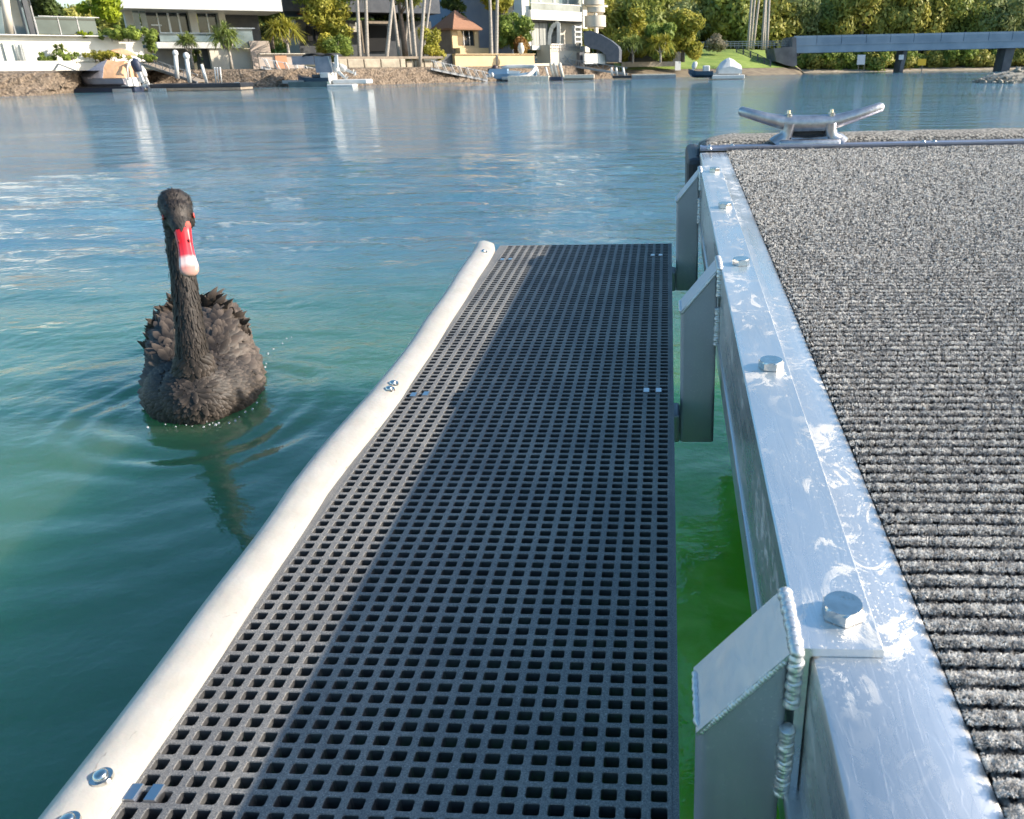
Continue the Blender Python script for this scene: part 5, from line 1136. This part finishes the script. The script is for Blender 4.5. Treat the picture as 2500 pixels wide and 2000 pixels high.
mb.add(v0+v1+v2,[(i,i+1,n+i+1,n+i) for i in range(n-1)]+[(2*n+i,3*n+i,3*n+i+1,2*n+i+1) for i in range(n-1)]+[(i,2*n+i,2*n+i+1,i+1) for i in range(n-1)]+[(n+i,n+i+1,3*n+i+1,3*n+i) for i in range(n-1)]+[(0,n,3*n,2*n),(n-1,3*n-1,4*n-1,2*n-1)]); part('bimini_top',mb,M_canvasblk,t,smooth=True)
mb=MB(); pb(mb,714,768,137,158,Yd-.85,1.6); part('side_curtain',mb,M_cover,t); mb=MB(); pb(mb,772,812,137,178,Yd-.85,.1); part('rear_curtain',mb,mat('blue_grey_curtain',(.20,.22,.27),(.26,.28,.33),scale=3,rough=.5),t)
mb=MB(); mb.bar(at(801,138,Yd-.9),at(812,172,Yd-.9),.06,.06); part('curtain_pole',mb,M_alu,t)
mb=MB(); mb.bar(at(820,134,Yd-.7),at(822,164,Yd-.7),.22,.2); part('stern_arch',mb,M_white2,t); mb=MB(); mb.rbox(x1-.6,x1+.1,Yd-.9,Yd+.9,zat(206,Yd,800),zat(176,Yd,800),.1); part('stern_cockpit',mb,M_white2,t)
mb=MB(); mb.rbox(x0+1.2,x1-.7,Yd-.7,Yd+.7,zat(190,Yd,770),zat(182,Yd,770),.08); part('cabin_side',mb,M_dgrey,t)
x,y,z=at(826,176,Yd-.5); outboard(t,x,y,z,.9,-.75,M_white2,M_white2)
x,y,z=at(846,172,Yd+.3); outboard(t,x,y,z,.85,-1.15,M_white2,M_white2)
# blue inflatable boat
Y4=onwater(1240,199)[1]-.5; frame(0,1250)
t=thing('slatted_dock','pale floating dock with vertical seams in front of the blue boat','pontoon',(*onwater(1290,199),0))
for k in range(10): bpart('float_block',M_cream,t,(1240+k*10,1249.4+k*10,186,199,Y4,2.2))
t=thing('small_float','dark floating dock segment with white posts beside the slatted dock','pontoon',(*onwater(1355,198),0)); bpart('float',M_navy,t,(1341,1372,188,197,Y4+.4,2)); 
for i,px in enumerate((1312,1334)): post_thing('%s short white post beside the tube railed boat'%('left','right')[i],px+4,164,186,Y4+2.4,.10,6,grp='short white posts by the blue boat')
for i,px in enumerate((1349,1358,1371)): post_thing('%s of three chunky cream posts on the dark dock segment'%('left','middle','right')[i],px+3,158,189,Y4+1.2,.14,7,.15,m=M_cream,grp='chunky cream posts')
t=thing('timber_ramp','pale low timber landing at the foot of the white terrace','landing',(*onwater(1410,196),0)); bpart('landing_deck',M_cream,t,(1374,1450,183,191,Y4+3,3)); bpart('landing_side',M_timber,t,(1374,1450,191,196,Y4+3.05,2.8))
Yf=Y4+2.6; t=thing('blue_boat','blue boat with white tube rails and dark outboard at the foot of the slatted gangway','boat',at(1230,190,Yf))
x0=xat(1188,Yf,190); x1=xat(1312,Yf,190); hull('hull',t,x0,x1,Yf,zat(201,Yf,1240),zat(180,Yf,1240),1.9,M_hullblue,bow=1,sheer=.2)
mb=MB(); mb.tube([at(1222,166,Yf+.8),at(1240,163,Yf+.8),at(1270,162,Yf+.8),at(1304,163,Yf+.6),at(1309,168,Yf+.1)],[.16]*5,10); mb.tube([at(1226,192,Yf-.95),at(1262,191,Yf-.95),at(1288,186,Yf-.85),at(1300,176,Yf-.6),at(1308,166,Yf-.2)],[.16]*5,10); part('tube_rail',mb,M_white2,t,smooth=True)
mb=MB(); mb.prism([(x,z) for x,y,z in (at(1236,172,Yf),at(1272,174,Yf),at(1262,184,Yf),at(1238,187,Yf))],'y',Yf-.5,Yf+.5); part('white_console',mb,M_white2,t)
mb=MB(); mb.prism([(x,z) for x,y,z in (at(1190,184,Yf),at(1198,168,Yf),at(1240,168,Yf),at(1242,186,Yf))],'y',Yf-.7,Yf+.7); part('blue_cover',mb,M_hullblue,t)
x,y,z=at(1203,180,Yf-.3); outboard(t,x,y,z,.95,.35,mat('dark_brown_cowl',(.06,.04,.045),rough=.4),M_canvasblk)
for i in range(5): 
    mb=MB(); mb.sphere(at(1178+i*6,196-i*3.2,Yf-1.2),(.14,.14,.2),10,8); part('fender_buoy',mb,M_white2,t,smooth=True)
# low docks further right
Y5=onwater(1590,193)[1]; frame(0,1590)
t=thing('grey_low_dock','long low pale grey floating dock below the canopy gangway','pontoon',(*onwater(1590,193),0)); bpart('float',M_gal,t,(1543,1650,184,194,Y5,2.4)); bpart('deck_edge',M_cream,t,(1543,1650,181.5,184.2,Y5-.05,2.5)); bpart('dark_float',M_rubberblack,t,(1495,1541,185,191.5,Y5+.4,2))
for i,px in enumerate((1495,1507,1524)): post_thing('%s short white fender post at the gangway foot beside the grey low dock'%('left','middle','right')[i],px,165,185,Y5+1.4,.11,3,grp='short fender posts at the dark float')
Y6=onwater(1790,194)[1]; t=thing('white_dock','white floating dock carrying the domed white covered boat','pontoon',(*onwater(1780,194),0)); bpart('float',M_white2,t,(1738,1818,183,193,Y6,2.6),b=.05); bpart('step_float',M_cream,t,(1736,1760,178,186,Y6+.6,1.2))
t=thing('dome_covered_boat','small boat under a domed white cover on the white dock by the lawn','boat',at(1782,170,Y6+1.3)); Yg=Y6+1.3
vs=[];fs=[];prf=[(1752,163),(1760,152),(1772,144),(1780,141),(1790,145),(1800,153),(1808,158)]
for (a,b_) in prf:
    x,_,z=at(a,b_,Yg); zl=zat(180,Yg,a)
    for (dy,f) in ((-1,0),(-1,.45),(-.6,.85),(0,1),(.6,.85),(1,.45),(1,0)): vs.append((x,Yg+dy*.95,zl+(z-zl)*f))
for i in range(len(prf)-1):
    for k in range(6): fs.append((i*7+k,i*7+k+1,i*7+8+k,i*7+7+k))
fs.append(tuple(range(7))); fs.append(tuple(range(42,49))); mk('dome_cover',vs,fs,M_white2,t); x0=xat(1750,Yg,180); x1=xat(1810,Yg,180); hull('hull',t,x0,x1,Yg,zat(186,Yg,1780),zat(176,Yg,1780),1.8,M_white2,bow=1,sheer=.1)
Yi=Y6+.6; t=thing('dark_dinghy','dark grey open dinghy beside the domed white covered boat','boat',at(1706,185,Yi)); hull('hull',t,xat(1680,Yi,185),xat(1738,Yi,185),Yi,zat(190,Yi,1700),zat(174,Yi,1700),1.7,M_hullnavy,bow=-1,sheer=.2)
mb=MB(); mb.rbox(xat(1716,Yi,170),xat(1732,Yi,170),Yi-.3,Yi+.3,zat(176,Yi,1720),zat(160,Yi,1720),.08); part('console',mb,M_white2,t)
x,y,z=at(1692,168,Yi-.2); outboard(t,x,y,z,.7,.3,M_white2,M_white2)
